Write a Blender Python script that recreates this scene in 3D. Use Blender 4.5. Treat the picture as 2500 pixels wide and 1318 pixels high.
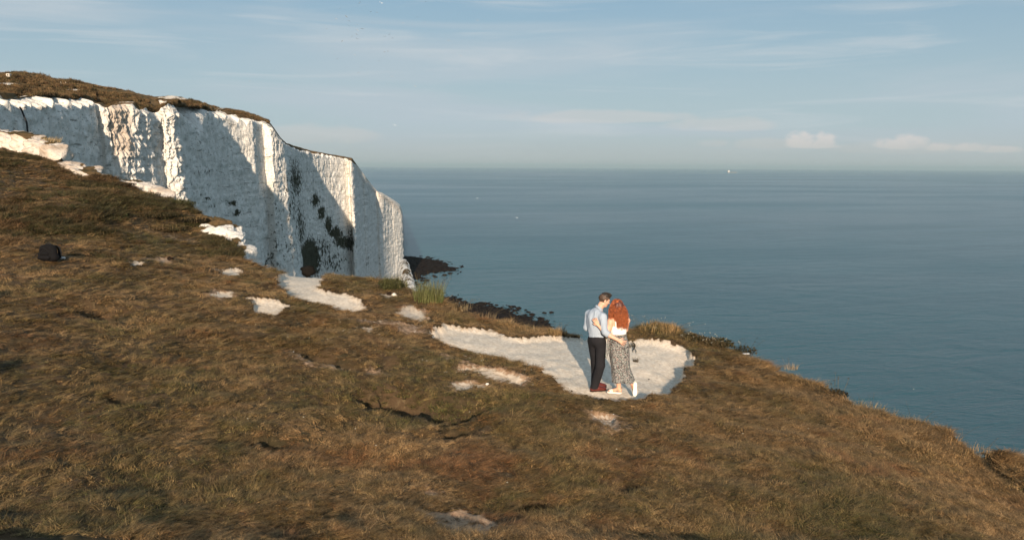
import bpy, math, random
import numpy as np
from mathutils import Matrix, Vector
R = math.radians
rng = np.random.default_rng(7)
random.seed(7)
for o in list(bpy.data.objects): bpy.data.objects.remove(o)
C = bpy.context.scene.collection
S = bpy.context.scene

# ------------------------------------------------------------------ camera
CZ = 90.0                      # camera height above the sea
F = 1925.0                     # focal length in pixels of the 2500 wide photograph
PITCH, ROLL = R(7.46), R(0.32)
cam_d = bpy.data.cameras.new('camera'); cam = bpy.data.objects.new('camera', cam_d); C.objects.link(cam)
cam_d.sensor_width = 36; cam_d.lens = 36 * F / 2500
cam_d.clip_start = 0.1; cam_d.clip_end = 200000
CM = Matrix.Rotation(R(90) - PITCH, 3, 'X') @ Matrix.Rotation(ROLL, 3, 'Z')
cam.matrix_world = Matrix.Translation((0, 0, CZ)) @ CM.to_4x4()
S.camera = cam
CMn = np.array(CM)

# ------------------------------------------------------------------ light
SUN_EL = R(15.5); SUN_SLOPE = -0.04          # light travels towards (-0.04, 1)
sd = bpy.data.lights.new('sun', 'SUN'); sd.energy = 5.0; sd.angle = R(0.55); sd.color = (1.0, 0.79, 0.58)
sun = bpy.data.objects.new('sun', sd); C.objects.link(sun)
hz = Vector((SUN_SLOPE, 1, 0)).normalized()
ldir = Vector((hz.x * math.cos(SUN_EL), hz.y * math.cos(SUN_EL), -math.sin(SUN_EL)))
sun.rotation_euler = ldir.to_track_quat('-Z', 'Y').to_euler()
S.view_settings.view_transform = 'Standard'
try: S.view_settings.look = 'None'
except Exception: pass
S.view_settings.exposure = 0.62; S.view_settings.gamma = 1; S.view_settings.use_curve_mapping = False
S.cycles.use_denoising = True; S.cycles.max_bounces = 5; S.cycles.diffuse_bounces = 3; S.cycles.transparent_max_bounces = 8

class NT:
    """small helper to write node trees"""
    def __init__(s, tree): s.t = tree; s.n = tree.nodes; s.l = tree.links
    def new(s, kind, **kw):
        nd = s.n.new(kind)
        for k, v in kw.items(): setattr(nd, k, v)
        return nd
    def put(s, sock, v):
        if hasattr(v, 'is_output') or isinstance(v, bpy.types.NodeSocket): s.l.new(v, sock)
        else:
            if isinstance(v, (tuple, list)) and len(v) == 3 and sock.type == 'RGBA': v = (*v, 1)
            sock.default_value = v
    def m(s, op, a, b=0.0, c=None, clamp=False):
        nd = s.new('ShaderNodeMath', operation=op, use_clamp=clamp)
        s.put(nd.inputs[0], a); s.put(nd.inputs[1], b)
        if c is not None: s.put(nd.inputs[2], c)
        return nd.outputs[0]
    def vm(s, op, a, b=(0, 0, 0)):
        nd = s.new('ShaderNodeVectorMath', operation=op); s.put(nd.inputs[0], a); s.put(nd.inputs[1], b)
        return nd.outputs[0]
    def rng(s, v, a, b, c=0.0, d=1.0, smooth=True):
        nd = s.new('ShaderNodeMapRange', interpolation_type='SMOOTHSTEP' if smooth else 'LINEAR')
        s.put(nd.inputs[0], v)
        for i, q in enumerate((a, b, c, d)): s.put(nd.inputs[i + 1], q)
        return nd.outputs[0]
    def mix(s, f, a, b, mode='MIX'):
        nd = s.new('ShaderNodeMix', data_type='RGBA', blend_type=mode)
        s.put(nd.inputs[0], f); s.put(nd.inputs[6], a); s.put(nd.inputs[7], b)
        return nd.outputs[2]
    def noise(s, vec, scale, detail=4, rough=0.55, dist=0.0, out=0):
        nd = s.new('ShaderNodeTexNoise'); s.put(nd.inputs['Vector'], vec)
        nd.inputs['Scale'].default_value = scale; nd.inputs['Detail'].default_value = detail
        nd.inputs['Roughness'].default_value = rough; nd.inputs['Distortion'].default_value = dist
        return nd.outputs[out]
    def vor(s, vec, scale, feature='F1', out=0):
        nd = s.new('ShaderNodeTexVoronoi', feature=feature); s.put(nd.inputs['Vector'], vec); nd.inputs['Scale'].default_value = scale
        return nd.outputs[out]
    def attr(s, name, out='Fac', kind='GEOMETRY'):
        nd = s.new('ShaderNodeAttribute', attribute_name=name, attribute_type=kind); return nd.outputs[out]
    def bump(s, h, dist, strength=1.0, normal=None):
        nd = s.new('ShaderNodeBump'); s.put(nd.inputs['Height'], h); nd.inputs['Distance'].default_value = dist
        nd.inputs['Strength'].default_value = strength
        if normal is not None: s.l.new(normal, nd.inputs['Normal'])
        return nd.outputs[0]

HAZE = 3.2e-5
# ------------------------------------------------------------------ sky
W = bpy.data.worlds.new('World'); S.world = W; W.use_nodes = True
nt = NT(W.node_tree); nt.n.clear()
sky = nt.new('ShaderNodeTexSky', sky_type='NISHITA', sun_disc=False)
sky.sun_elevation = SUN_EL; sky.sun_rotation = math.atan2(-hz.x, -hz.y)
sky.altitude = 50; sky.air_density = 1.0; sky.dust_density = 1.2; sky.ozone_density = 1.3
geo = nt.new('ShaderNodeTexCoord'); D_ = geo.outputs['Generated']
sep = nt.new('ShaderNodeSeparateXYZ'); nt.l.new(D_, sep.inputs[0])
X_, Y_, Z_ = sep.outputs
az = nt.m('ARCTAN2', X_, Y_)          # 0 straight ahead, positive to the right (radians)
el = nt.m('ARCSINE', Z_)
cv = nt.new('ShaderNodeCombineXYZ'); nt.put(cv.inputs[0], az); nt.put(cv.inputs[1], el); ae = cv.outputs[0]
elp = nt.m('MAXIMUM', el, 0.0)
col = sky.outputs[0]
K = 10.0   # world strength is 0.1, so colours written below are multiplied by ten
def kc(r, g, b): return (r * K, g * K, b * K, 1)
# pale veil and haze
col = nt.mix(0.65, col, kc(0.31, 0.51, 0.68))
hzf = nt.rng(elp, 0.0, 0.30, 1.0, 0.0)
col = nt.mix(nt.m('MULTIPLY', nt.m('POWER', hzf, 1.6), 0.80), col, kc(0.55, 0.66, 0.70))
# thin high cloud in long drawn out bands (whole sky)
def scaled(v, sx, sy, off=0.0, rot=0.0):
    mp = nt.new('ShaderNodeMapping'); nt.l.new(v, mp.inputs[0]); mp.inputs['Scale'].default_value = (sx, sy, 1)
    mp.inputs['Location'].default_value = (off, off * 0.37, 0); mp.inputs['Rotation'].default_value = (0, 0, rot)
    return mp.outputs[0]
n1 = nt.noise(scaled(ae, 1.1, 9.0, 3.1, 0.05), 1.6, 4, 0.5, 0.6)
n2 = nt.noise(scaled(ae, 2.6, 30.0, 7.7, -0.03), 1.5, 5, 0.55, 0.8)
veil = nt.m('MULTIPLY', nt.rng(n1, 0.40, 0.64), 0.75)
col = nt.mix(veil, col, kc(0.55, 0.64, 0.71))
veil2 = nt.m('MULTIPLY', nt.rng(n2, 0.48, 0.74), 0.50)
col = nt.mix(veil2, col, kc(0.66, 0.72, 0.76))
def px2ang(px, py):
    v = CMn @ np.array([(px - 1250) / F, -(py - 659) / F, -1.0]); v /= np.linalg.norm(v)
    return math.atan2(v[0], v[1]), math.asin(v[2])
def ellipse(px, py, w, h, soft=1.0, flat=0.5):
    a0, e0 = px2ang(px, py)
    dx = nt.m('DIVIDE', nt.m('SUBTRACT', az, a0), w / F)
    dy = nt.m('DIVIDE', nt.m('SUBTRACT', el, e0), h / F)
    low = nt.m('MULTIPLY', nt.m('MINIMUM', dy, 0.0), 1 / flat - 1)
    dy = nt.m('ADD', dy, low)
    r2 = nt.m('ADD', nt.m('MULTIPLY', dx, dx), nt.m('MULTIPLY', dy, dy))
    return nt.rng(r2, 0.0, 1.0, 1.0, 0.0)
puff = nt.noise(scaled(ae, 1.0, 1.25, 1.3), 62.0, 6, 0.66, 0.3)
soft = nt.noise(scaled(ae, 1.0, 3.2, 5.3), 16.0, 4, 0.55, 0.4)
def add_cloud(col, masks, nz, lo, hi, c, amount):
    tot = masks[0]
    for q in masks[1:]: tot = nt.m('MAXIMUM', tot, q)
    v = nt.m('ADD', tot, nt.m('MULTIPLY', nt.m('SUBTRACT', nz, 0.5), 2.0))
    v = nt.m('MULTIPLY', nt.rng(v, lo, hi), nt.rng(tot, 0.0, 0.15))
    return nt.mix(nt.m('MULTIPLY', v, amount), col, c)
col = add_cloud(col, [ellipse(780, 335, 210, 42), ellipse(1760, 308, 170, 34), ellipse(1450, 290, 330, 30),
                      ellipse(1740, 352, 60, 16), ellipse(1880, 355, 130, 22), ellipse(2200, 365, 220, 24)],
                soft, 0.22, 1.0, kc(0.74, 0.71, 0.69), 0.42)
col = add_cloud(col, [ellipse(1955, 352, 52, 40, flat=.35), ellipse(2012, 352, 40, 36, flat=.35), ellipse(1985, 358, 80, 14), ellipse(2160, 355, 32, 26, flat=.4),
                      ellipse(2215, 357, 60, 34, flat=.35), ellipse(2290, 363, 40, 16), ellipse(2370, 363, 55, 16), ellipse(2440, 368, 55, 14)],
                puff, 0.25, 1.05, kc(0.90, 0.82, 0.78), 0.8)
col = nt.mix(nt.m('MULTIPLY', nt.rng(elp, 0.0, 0.055, 1.0, 0.0), 0.85), col, kc(0.54, 0.58, 0.57))
bg = nt.new('ShaderNodeBackground'); nt.l.new(col, bg.inputs[0]); bg.inputs[1].default_value = 0.058
wo = nt.new('ShaderNodeOutputWorld'); nt.l.new(bg.outputs[0], wo.inputs[0])

# ------------------------------------------------------------------ helpers
def P(px, py, D):
    """point at forward distance D (metres) seen at photo pixel (px, py)"""
    v = CMn @ np.array([(px - 1250) / F, -(py - 659) / F, -1.0]); v = v / v[1] * D
    return np.array([v[0], v[1], v[2] + CZ])
def slopes(px, py):
    px = np.asarray(px, float); py = np.asarray(py, float)
    v = np.stack([(px - 1250) / F, -(py - 659) / F, -np.ones_like(px)], -1) @ CMn.T
    return v[..., 0] / v[..., 1], v[..., 2] / v[..., 1]
def tag(o, label=None, cat=None, group=None, kind=None):
    if label: o['label'] = label
    if cat: o['category'] = cat
    if group: o['group'] = group
    if kind: o['kind'] = kind
    return o
def mesh(name, V, Fc, mat=None, smooth=False, parent=None, attrs=None):
    V = np.asarray(V, np.float32); me = bpy.data.meshes.new(name)
    if isinstance(Fc, np.ndarray):
        k = Fc.shape[1]; me.vertices.add(len(V)); me.vertices.foreach_set('co', V.ravel())
        me.loops.add(Fc.size); me.loops.foreach_set('vertex_index', Fc.astype(np.int32).ravel())
        me.polygons.add(len(Fc)); me.polygons.foreach_set('loop_start', np.arange(0, Fc.size, k, dtype=np.int32))
        me.update(calc_edges=True)
    else: me.from_pydata(V.tolist(), [], Fc); me.update()
    if smooth: me.polygons.foreach_set('use_smooth', np.ones(len(me.polygons), bool))
    for k, a in (attrs or {}).items():
        a = np.asarray(a, np.float32)
        if a.ndim == 1: at = me.attributes.new(k, 'FLOAT', 'POINT'); at.data.foreach_set('value', a)
        else: at = me.attributes.new(k, 'FLOAT_VECTOR', 'POINT'); at.data.foreach_set('vector', a.ravel())
    if mat: me.materials.append(mat)
    o = bpy.data.objects.new(name, me); C.objects.link(o)
    if parent is not None: o.parent = parent
    return o
def empty(name, loc, rz=0.0):
    o = bpy.data.objects.new(name, None); C.objects.link(o); o.location = loc; o.rotation_euler = (0, 0, rz)
    o.empty_display_size = 0.1
    return o
def grid_faces(nr, nc, wrap=False):
    i = np.arange(nr - 1)[:, None]; j = np.arange(nc if wrap else nc - 1)[None, :]; j2 = (j + 1) % nc
    return np.stack([i * nc + j, i * nc + j2, (i + 1) * nc + j2, (i + 1) * nc + j], -1).reshape(-1, 4)
def _h(ix, iy, iz, seed):
    n = (ix.astype(np.uint32) * np.uint32(374761393) + iy.astype(np.uint32) * np.uint32(668265263)
         + iz.astype(np.uint32) * np.uint32(2147483647 - 58) + np.uint32(seed * 1013904223 % 4294967296))
    n = (n ^ (n >> np.uint32(13))) * np.uint32(1274126177); n ^= n >> np.uint32(16)
    n = n * np.uint32(2246822519); n ^= n >> np.uint32(15)
    return (n & np.uint32(0xffffff)).astype(np.float32) / 8388607.5 - 1.0
def vnoise(x, y, z=None, seed=0):
    x = np.asarray(x, np.float64); y = np.asarray(y, np.float64); z = np.zeros_like(x) if z is None else np.asarray(z, np.float64)
    x0, y0, z0 = np.floor(x), np.floor(y), np.floor(z)
    fx, fy, fz = x - x0, y - y0, z - z0
    fx, fy, fz = [q * q * q * (q * (q * 6 - 15) + 10) for q in (fx, fy, fz)]
    x0, y0, z0 = [q.astype(np.int64) for q in (x0, y0, z0)]
    r = 0
    for dz in (0, 1):
        if dz and not np.any(fz): break
        wz = fz if dz else 1 - fz
        for dy in (0, 1):
            wy = fy if dy else 1 - fy
            for dx in (0, 1):
                wx = fx if dx else 1 - fx
                r = r + _h((x0 + dx) & 0xffffffff, (y0 + dy) & 0xffffffff, (z0 + dz) & 0xffffffff, seed) * wx * wy * wz
    return r
def fbm(x, y, z=None, oct=4, seed=0, gain=0.5):
    a, r, s = 1.0, 0, 1.0
    for k in range(oct):
        r = r + a * vnoise(np.asarray(x) * s + 17.3 * k, np.asarray(y) * s - 9.1 * k, None if z is None else np.asarray(z) * s + 3.7 * k, seed + k)
        a *= gain; s *= 2.03
    return r
def sstep(a, b, x):
    t = np.clip((x - a) / (b - a), 0, 1); return t * t * (3 - 2 * t)

# ------------------------------------------------------------------ materials
def material(name): 
    m = bpy.data.materials.new(name); m.use_nodes = True; t = NT(m.node_tree)
    b = m.node_tree.nodes['Principled BSDF']; t.b = b
    t.pos = t.new('ShaderNodeNewGeometry').outputs['Position']
    return m, t
def simple(name, colr, rough=0.6, var=0.15, scale=30.0, bumpd=0.0, spec=0.4, obj=True):
    m, t = material(name)
    v = t.new('ShaderNodeTexCoord').outputs['Object']
    n = t.noise(v, scale, 4)
    c = t.mix(t.rng(n, 0.3, 0.7), tuple(q * (1 - var) for q in colr), tuple(min(1, q * (1 + var)) for q in colr))
    t.l.new(c, t.b.inputs['Base Color']); t.b.inputs['Roughness'].default_value = rough
    t.b.inputs['Specular IOR Level'].default_value = spec
    if bumpd: t.l.new(t.bump(n, bumpd), t.b.inputs['Normal'])
    return m
def m_ground():
    m, t = material('turf_and_chalk'); p = t.pos
    ch = t.attr('chalk'); sandy = t.attr('sandy')
    n = t.noise(p, 1.3, 5); n2 = t.noise(p, 14, 5, .65); n3 = t.noise(p, 90, 3, .7)
    soil = t.mix(t.rng(n, .35, .65), (.040, .032, .016), (.075, .048, .026))
    soil = t.mix(t.rng(n2, .5, .8), soil, (.15, .11, .06))
    chalk = t.mix(t.rng(n2, .3, .7), (.54, .46, .37), (.74, .67, .57))
    chalk = t.mix(t.rng(t.vor(p, 22), 0.02, .13), (.85, .80, .73), chalk)
    chalk = t.mix(t.m('MULTIPLY', t.rng(n3, .58, .75), .5), chalk, (.40, .32, .24))
    sand = t.mix(t.rng(n2, .3, .7), (.28, .18, .115), (.42, .29, .19))
    c = t.mix(t.rng(t.m('ADD', sandy, t.m('MULTIPLY', t.m('SUBTRACT', n2, .5), .8)), .35, .65), soil, sand)
    f = t.rng(t.m('ADD', ch, t.m('MULTIPLY', t.m('SUBTRACT', n2, .5), .7)), .38, .58)
    chalk = t.mix(t.rng(ch, .45, 1.0, 1, 0), chalk, t.mix(t.rng(n2, .3, .7), (.40, .32, .24), (.58, .49, .39)))
    chalk = t.mix(t.m('MULTIPLY', t.rng(t.noise(p, 2.2, 5, .7), .48, .72), .5), chalk, (.50, .42, .33))
    c = t.mix(f, c, chalk)
    t.l.new(c, t.b.inputs['Base Color']); t.b.inputs['Roughness'].default_value = .95; t.b.inputs['Specular IOR Level'].default_value = .15
    h = t.m('ADD', t.m('MULTIPLY', n2, .7), t.m('MULTIPLY', n3, .35))
    st = t.noise(t.vm('MULTIPLY', p, (3.0, 14.0, 14.0)), 1.2, 4)
    h = t.m('ADD', h, t.m('MULTIPLY', st, .35))
    t.l.new(t.bump(h, .022), t.b.inputs['Normal'])
    return m
def m_blade(name, greens, drys, gscale=1.0, dry_bias=0.0):
    m, t = material(name); p = t.pos
    rnd = t.new('ShaderNodeObjectInfo').outputs['Random']
    big = t.noise(p, .55, 4, .6, .4); mid = t.noise(p, 2.3, 4, .6); fine = t.noise(p, 40, 2)
    g = t.attr('dry', kind='INSTANCER')
    f = t.m('ADD', t.m('MULTIPLY', t.m('SUBTRACT', big, .5), 2.6), t.m('MULTIPLY', t.m('SUBTRACT', mid, .5), 1.6))
    f = t.m('ADD', f, t.m('ADD', g, t.m('MULTIPLY', t.m('SUBTRACT', rnd, .5), .55)))
    f = t.m('ADD', f, .5 + dry_bias, clamp=True)
    cg = t.mix(t.rng(fine, .35, .65), greens[0], greens[1])
    cd = t.mix(t.rng(fine, .35, .65), drys[0], drys[1])
    red = t.rng(t.noise(t.vm('ADD', p, (31, 7, 0)), .9, 3), .52, .68)
    cd = t.mix(t.m('MULTIPLY', red, .65), cd, drys[2])
    c = t.mix(f, cg, cd)
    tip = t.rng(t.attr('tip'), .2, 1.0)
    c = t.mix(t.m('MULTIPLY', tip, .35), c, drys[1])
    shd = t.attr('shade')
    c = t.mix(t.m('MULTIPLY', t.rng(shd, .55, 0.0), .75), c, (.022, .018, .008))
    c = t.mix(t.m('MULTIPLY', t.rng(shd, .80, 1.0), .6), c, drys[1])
    gain = t.rng(t.m('FRACT', t.m('MULTIPLY', rnd, 7.31)), 0, 1, .38, 1.55, smooth=False)
    gv = t.new('ShaderNodeCombineXYZ'); [t.put(gv.inputs[q], gain) for q in range(3)]
    c = t.mix(1.0, c, gv.outputs[0], 'MULTIPLY')
    t.l.new(c, t.b.inputs['Base Color']); t.b.inputs['Roughness'].default_value = .7; t.b.inputs['Specular IOR Level'].default_value = .25
    tr = t.new('ShaderNodeBsdfTranslucent'); t.l.new(c, tr.inputs[0])
    mx = t.new('ShaderNodeMixShader'); mx.inputs[0].default_value = .28
    out = m.node_tree.nodes['Material Output']
    t.l.new(t.b.outputs[0], mx.inputs[1]); t.l.new(tr.outputs[0], mx.inputs[2]); t.l.new(mx.outputs[0], out.inputs[0])
    return m
def m_cliff(name='chalk_cliff', fine=1.0):
    m, t = material(name); p = t.pos
    n1 = t.noise(t.vm('MULTIPLY', p, (.9, .9, .45)), .35 * fine, 6, .62)
    n2 = t.noise(p, .8 * fine, 6, .65); n3 = t.noise(t.vm('MULTIPLY', p, (1, 1, .4)), 3.0 * fine, 4, .6)
    c = t.mix(t.rng(n1, .3, .7), (.60, .58, .54), (.76, .74, .70))
    c = t.mix(t.m('MULTIPLY', t.rng(n2, .55, .75), .5), c, (.60, .55, .47))
    # flint beds: broken dark lines following the strata
    zz = t.new('ShaderNodeSeparateXYZ'); t.l.new(p, zz.inputs[0])
    wob = t.m('MULTIPLY', t.noise(p, .05, 3), 5.0)
    bed = t.m('ADD', t.m('ADD', zz.outputs[2], wob), t.m('MULTIPLY', zz.outputs[1], .012))
    fr = t.m('ABSOLUTE', t.m('SUBTRACT', t.m('FRACT', t.m('MULTIPLY', bed, .24)), .5))
    line = t.m('MULTIPLY', t.rng(fr, 0.0, .07, 1, 0), t.rng(t.noise(p, .30, 4, .7), .50, .62))
    c = t.mix(t.m('MULTIPLY', line, .7), c, (.16, .15, .13))
    speck = t.rng(t.noise(t.vm('MULTIPLY', p, (.8, .8, 2.2)), 1.2 * fine, 5, .7), .56, .63)
    c = t.mix(t.m('MULTIPLY', speck, .7), c, (.22, .21, .18))
    streak = t.rng(t.noise(t.vm('MULTIPLY', p, (1.6, 1.6, .16)), .5 * fine, 4, .6), .56, .72)
    c = t.mix(t.m('MULTIPLY', streak, .3), c, (.47, .45, .41))
    st = t.attr('stain_and_cave'); sn = t.noise(t.vm('MULTIPLY', p, (1, 1, .8)), .7 * fine, 6, .72)
    sf = t.rng(t.m('ADD', st, t.m('MULTIPLY', t.m('SUBTRACT', sn, .5), 2.6)), .42, .56)
    c = t.mix(t.m('MULTIPLY', sf, t.rng(st, .03, .2)), c, (.045, .045, .028))
    tan = t.attr('tan')
    c = t.mix(t.m('MULTIPLY', tan, .6, clamp=True), c, (.42, .31, .22))
    gr = t.attr('turf'); gn = t.noise(p, .9, 5, .7)
    gc = t.mix(t.rng(gn, .35, .65), (.05, .042, .02), (.15, .095, .045))
    c = t.mix(t.rng(t.m('ADD', gr, t.m('MULTIPLY', t.m('SUBTRACT', n2, .5), .8)), .4, .6), c, gc)
    t.l.new(c, t.b.inputs['Base Color']); t.b.inputs['Roughness'].default_value = .95; t.b.inputs['Specular IOR Level'].default_value = .1
    h = t.m('ADD', t.m('MULTIPLY', n3, .6), t.m('MULTIPLY', n2, .8)); h = t.m('SUBTRACT', h, t.m('MULTIPLY', line, .4))
    t.l.new(t.bump(h, .38 / fine), t.b.inputs['Normal'])
    return m
def m_hill():
    m, t = material('rough_grass_hill'); p = t.pos
    n1 = t.noise(p, .035, 5, .6); n2 = t.noise(t.vm('MULTIPLY', p, (1, .5, 1)), .35, 6, .7); n3 = t.noise(p, 1.6, 4, .7)
    c = t.mix(t.rng(n2, .35, .65), (.062, .052, .024), (.19, .12, .058))
    c = t.mix(t.m('MULTIPLY', t.rng(n1, .45, .62), .7), c, (.21, .13, .062))
    c = t.mix(t.m('MULTIPLY', t.rng(n3, .55, .7), .5), c, (.035, .032, .016))
    ch = t.attr('chalk')
    c = t.mix(t.rng(t.m('ADD', ch, t.m('MULTIPLY', t.m('SUBTRACT', n3, .5), .9)), .45, .6), c, (.68, .62, .54))
    t.l.new(c, t.b.inputs['Base Color']); t.b.inputs['Roughness'].default_value = .95; t.b.inputs['Specular IOR Level'].default_value = .1
    t.l.new(t.bump(t.m('ADD', n3, n2), .5), t.b.inputs['Normal'])
    return m
def m_sea():
    m, t = material('sea_water'); p = t.pos
    rot = t.new('ShaderNodeMapping'); t.l.new(p, rot.inputs[0]); rot.inputs['Rotation'].default_value = (0, 0, R(-14))
    q = rot.outputs[0]
    w1 = t.noise(t.vm('MULTIPLY', q, (.5, 1.0, 1)), .36, 5, .65, .3)
    w2 = t.noise(t.vm('MULTIPLY', q, (.5, 1.0, 1)), .06, 4, .55, .5)
    w3 = t.noise(t.vm('MULTIPLY', q, (.45, 1.0, 1)), 2.4, 3, .6)
    h = t.m('ADD', t.m('ADD', t.m('MULTIPLY', w1, .55), t.m('MULTIPLY', w2, 2.0)), t.m('MULTIPLY', w3, .10))
    band = t.noise(t.vm('MULTIPLY', q, (.3, 1, 1)), .0016, 4, .55, .4)
    patch = t.noise(t.vm('MULTIPLY', q, (.3, 1, 1)), .012, 4, .6, .6)
    c = t.mix(t.rng(band, .35, .65), (.001, .028, .044), (.006, .066, .084))
    shal = t.attr('shallow')
    c = t.mix(t.m('MULTIPLY', shal, .6), c, (.045, .135, .145))
    c = t.mix(t.rng(w1, .52, .72), c, (.010, .070, .086))
    t.l.new(c, t.b.inputs['Base Color'])
    r = t.rng(t.m('ADD', band, t.m('MULTIPLY', t.m('SUBTRACT', patch, .5), .35)), .38, .62, .20, .27)
    t.l.new(r, t.b.inputs['Roughness']); t.b.inputs['IOR'].default_value = 1.33
    t.l.new(t.bump(h, 1.0, 1.0), t.b.inputs['Normal'])
    return m
M = {}
M['ground'] = m_ground(); M['cliff'] = m_cliff(); M['rock'] = m_cliff('chalk_rock', 4.0); M['hill'] = m_hill(); M['sea'] = m_sea()
GREEN = ((.050, .058, .016), (.13, .125, .036)); DRY = ((.185, .100, .038), (.50, .325, .155), (.22, .076, .030))
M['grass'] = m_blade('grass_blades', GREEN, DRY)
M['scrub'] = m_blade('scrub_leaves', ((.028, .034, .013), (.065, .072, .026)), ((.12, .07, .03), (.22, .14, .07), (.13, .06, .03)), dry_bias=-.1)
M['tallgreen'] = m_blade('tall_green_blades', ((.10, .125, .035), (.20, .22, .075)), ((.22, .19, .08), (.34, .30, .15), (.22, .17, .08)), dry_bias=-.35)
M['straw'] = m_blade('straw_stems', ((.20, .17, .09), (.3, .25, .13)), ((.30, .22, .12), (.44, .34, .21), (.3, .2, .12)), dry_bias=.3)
M['reef'] = simple('wet_seaweed_rock', (.016, .011, .009), .95, .5, .3, .3, .05)
M['petal'] = simple('flower_heads', (.40, .38, .30), .8, .2, 9)

# ------------------------------------------------------------------ tufts and their scattering
def tuft_mesh(name, nb, length, width, spread, lean, mat, seg=3, curl=.6, seed=0, flop=1.0):
    r = np.random.default_rng(seed); V, Fs, T = [], [], []
    SH = []
    for b in range(nb):
        shd = r.uniform()
        a = r.uniform(0, 2 * math.pi); rr = spread * math.sqrt(r.uniform()); bx, by = rr * math.cos(a), rr * math.sin(a)
        L_ = length * r.uniform(.45, 1.15); d = r.uniform(0, 2 * math.pi); ld = np.array([math.cos(d), math.sin(d)]) * r.uniform(.1, .7) + np.array([lean, lean * .25])
        wa = r.uniform(0, math.pi); wv = np.array([math.cos(wa), math.sin(wa), 0]) * width * .5
        base = len(V); k_ = r.uniform(.3, 1.2) * curl
        for s in range(seg + 1):
            t_ = s / seg; p = np.array([bx + ld[0] * L_ * t_ * (t_ * k_ + .35) * flop, by + ld[1] * L_ * t_ * (t_ * k_ + .35) * flop + math.sin(t_ * 3 + b) * .006 * flop, L_ * t_ * (1 - .38 * t_ * k_) / flop ** .75 - .012])
            w_ = wv * (1 - t_ * .8)
            if s < seg: V += [p - w_, p + w_]; T += [t_, t_]
            else: V += [p]; T += [1]
        SH += [shd] * (len(V) - len(SH))
        for s in range(seg - 1): q = base + 2 * s; Fs.append((q, q + 1, q + 3, q + 2))
        q = base + 2 * (seg - 1); Fs.append((q, q + 1, q + 2))
    me = bpy.data.meshes.new(name); me.from_pydata([tuple(v) for v in V], [], Fs); me.update()
    at = me.attributes.new('tip', 'FLOAT', 'POINT'); at.data.foreach_set('value', np.array(T, np.float32))
    at = me.attributes.new('shade', 'FLOAT', 'POINT'); at.data.foreach_set('value', np.array(SH, np.float32))
    me.materials.append(mat)
    return bpy.data.objects.new(name, me)
def scatter(name, pts, rotz, tilt, scale, dry, protos, label, cat):
    """one point mesh whose points carry instances of the prototype tufts"""
    col_ = bpy.data.collections.new(name + '_kinds')
    for p in protos: col_.objects.link(p)
    o = mesh(name, pts, [], None, attrs={'rot': np.stack([tilt[:, 0], tilt[:, 1], rotz], 1), 'sc': scale, 'dry': dry})
    ng = bpy.data.node_groups.new(name + '_nodes', 'GeometryNodeTree')
    ng.interface.new_socket('Geometry', in_out='INPUT', socket_type='NodeSocketGeometry'); ng.interface.new_socket('Geometry', in_out='OUTPUT', socket_type='NodeSocketGeometry')
    N = ng.nodes; Lk = ng.links; gi = N.new('NodeGroupInput'); go = N.new('NodeGroupOutput')
    ip = N.new('GeometryNodeInstanceOnPoints'); ci = N.new('GeometryNodeCollectionInfo'); ci.inputs['Collection'].default_value = col_
    ci.inputs['Separate Children'].default_value = True; ci.inputs['Reset Children'].default_value = True
    Lk.new(gi.outputs[0], ip.inputs['Points']); Lk.new(ci.outputs[0], ip.inputs['Instance']); ip.inputs['Pick Instance'].default_value = True
    ri = N.new('FunctionNodeRandomValue'); ri.data_type = 'INT'
    ri.inputs[4].default_value = 0; ri.inputs[5].default_value = len(protos) - 1; Lk.new(ri.outputs[2], ip.inputs['Instance Index'])
    ra = N.new('GeometryNodeInputNamedAttribute'); ra.data_type = 'FLOAT_VECTOR'; ra.inputs[0].default_value = 'rot'; 
    Lk.new(ra.outputs[0], ip.inputs['Rotation'])
    sa_ = N.new('GeometryNodeInputNamedAttribute'); sa_.data_type = 'FLOAT_VECTOR'; sa_.inputs[0].default_value = 'sc3'; Lk.new(sa_.outputs[0], ip.inputs['Scale'])
    Lk.new(ip.outputs[0], go.inputs[0])
    md = o.modifiers.new('tufts', 'NODES'); md.node_group = ng
    s3 = np.asarray(scale, np.float32); s3 = np.repeat(s3[:, None], 3, 1) if s3.ndim == 1 else s3
    if 'sc' in o.data.attributes: o.data.attributes.remove(o.data.attributes['sc'])
    at = o.data.attributes.new('sc3', 'FLOAT_VECTOR', 'POINT'); at.data.foreach_set('vector', s3.ravel().astype(np.float32))
    return tag(o, label, cat, kind='stuff')

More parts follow.
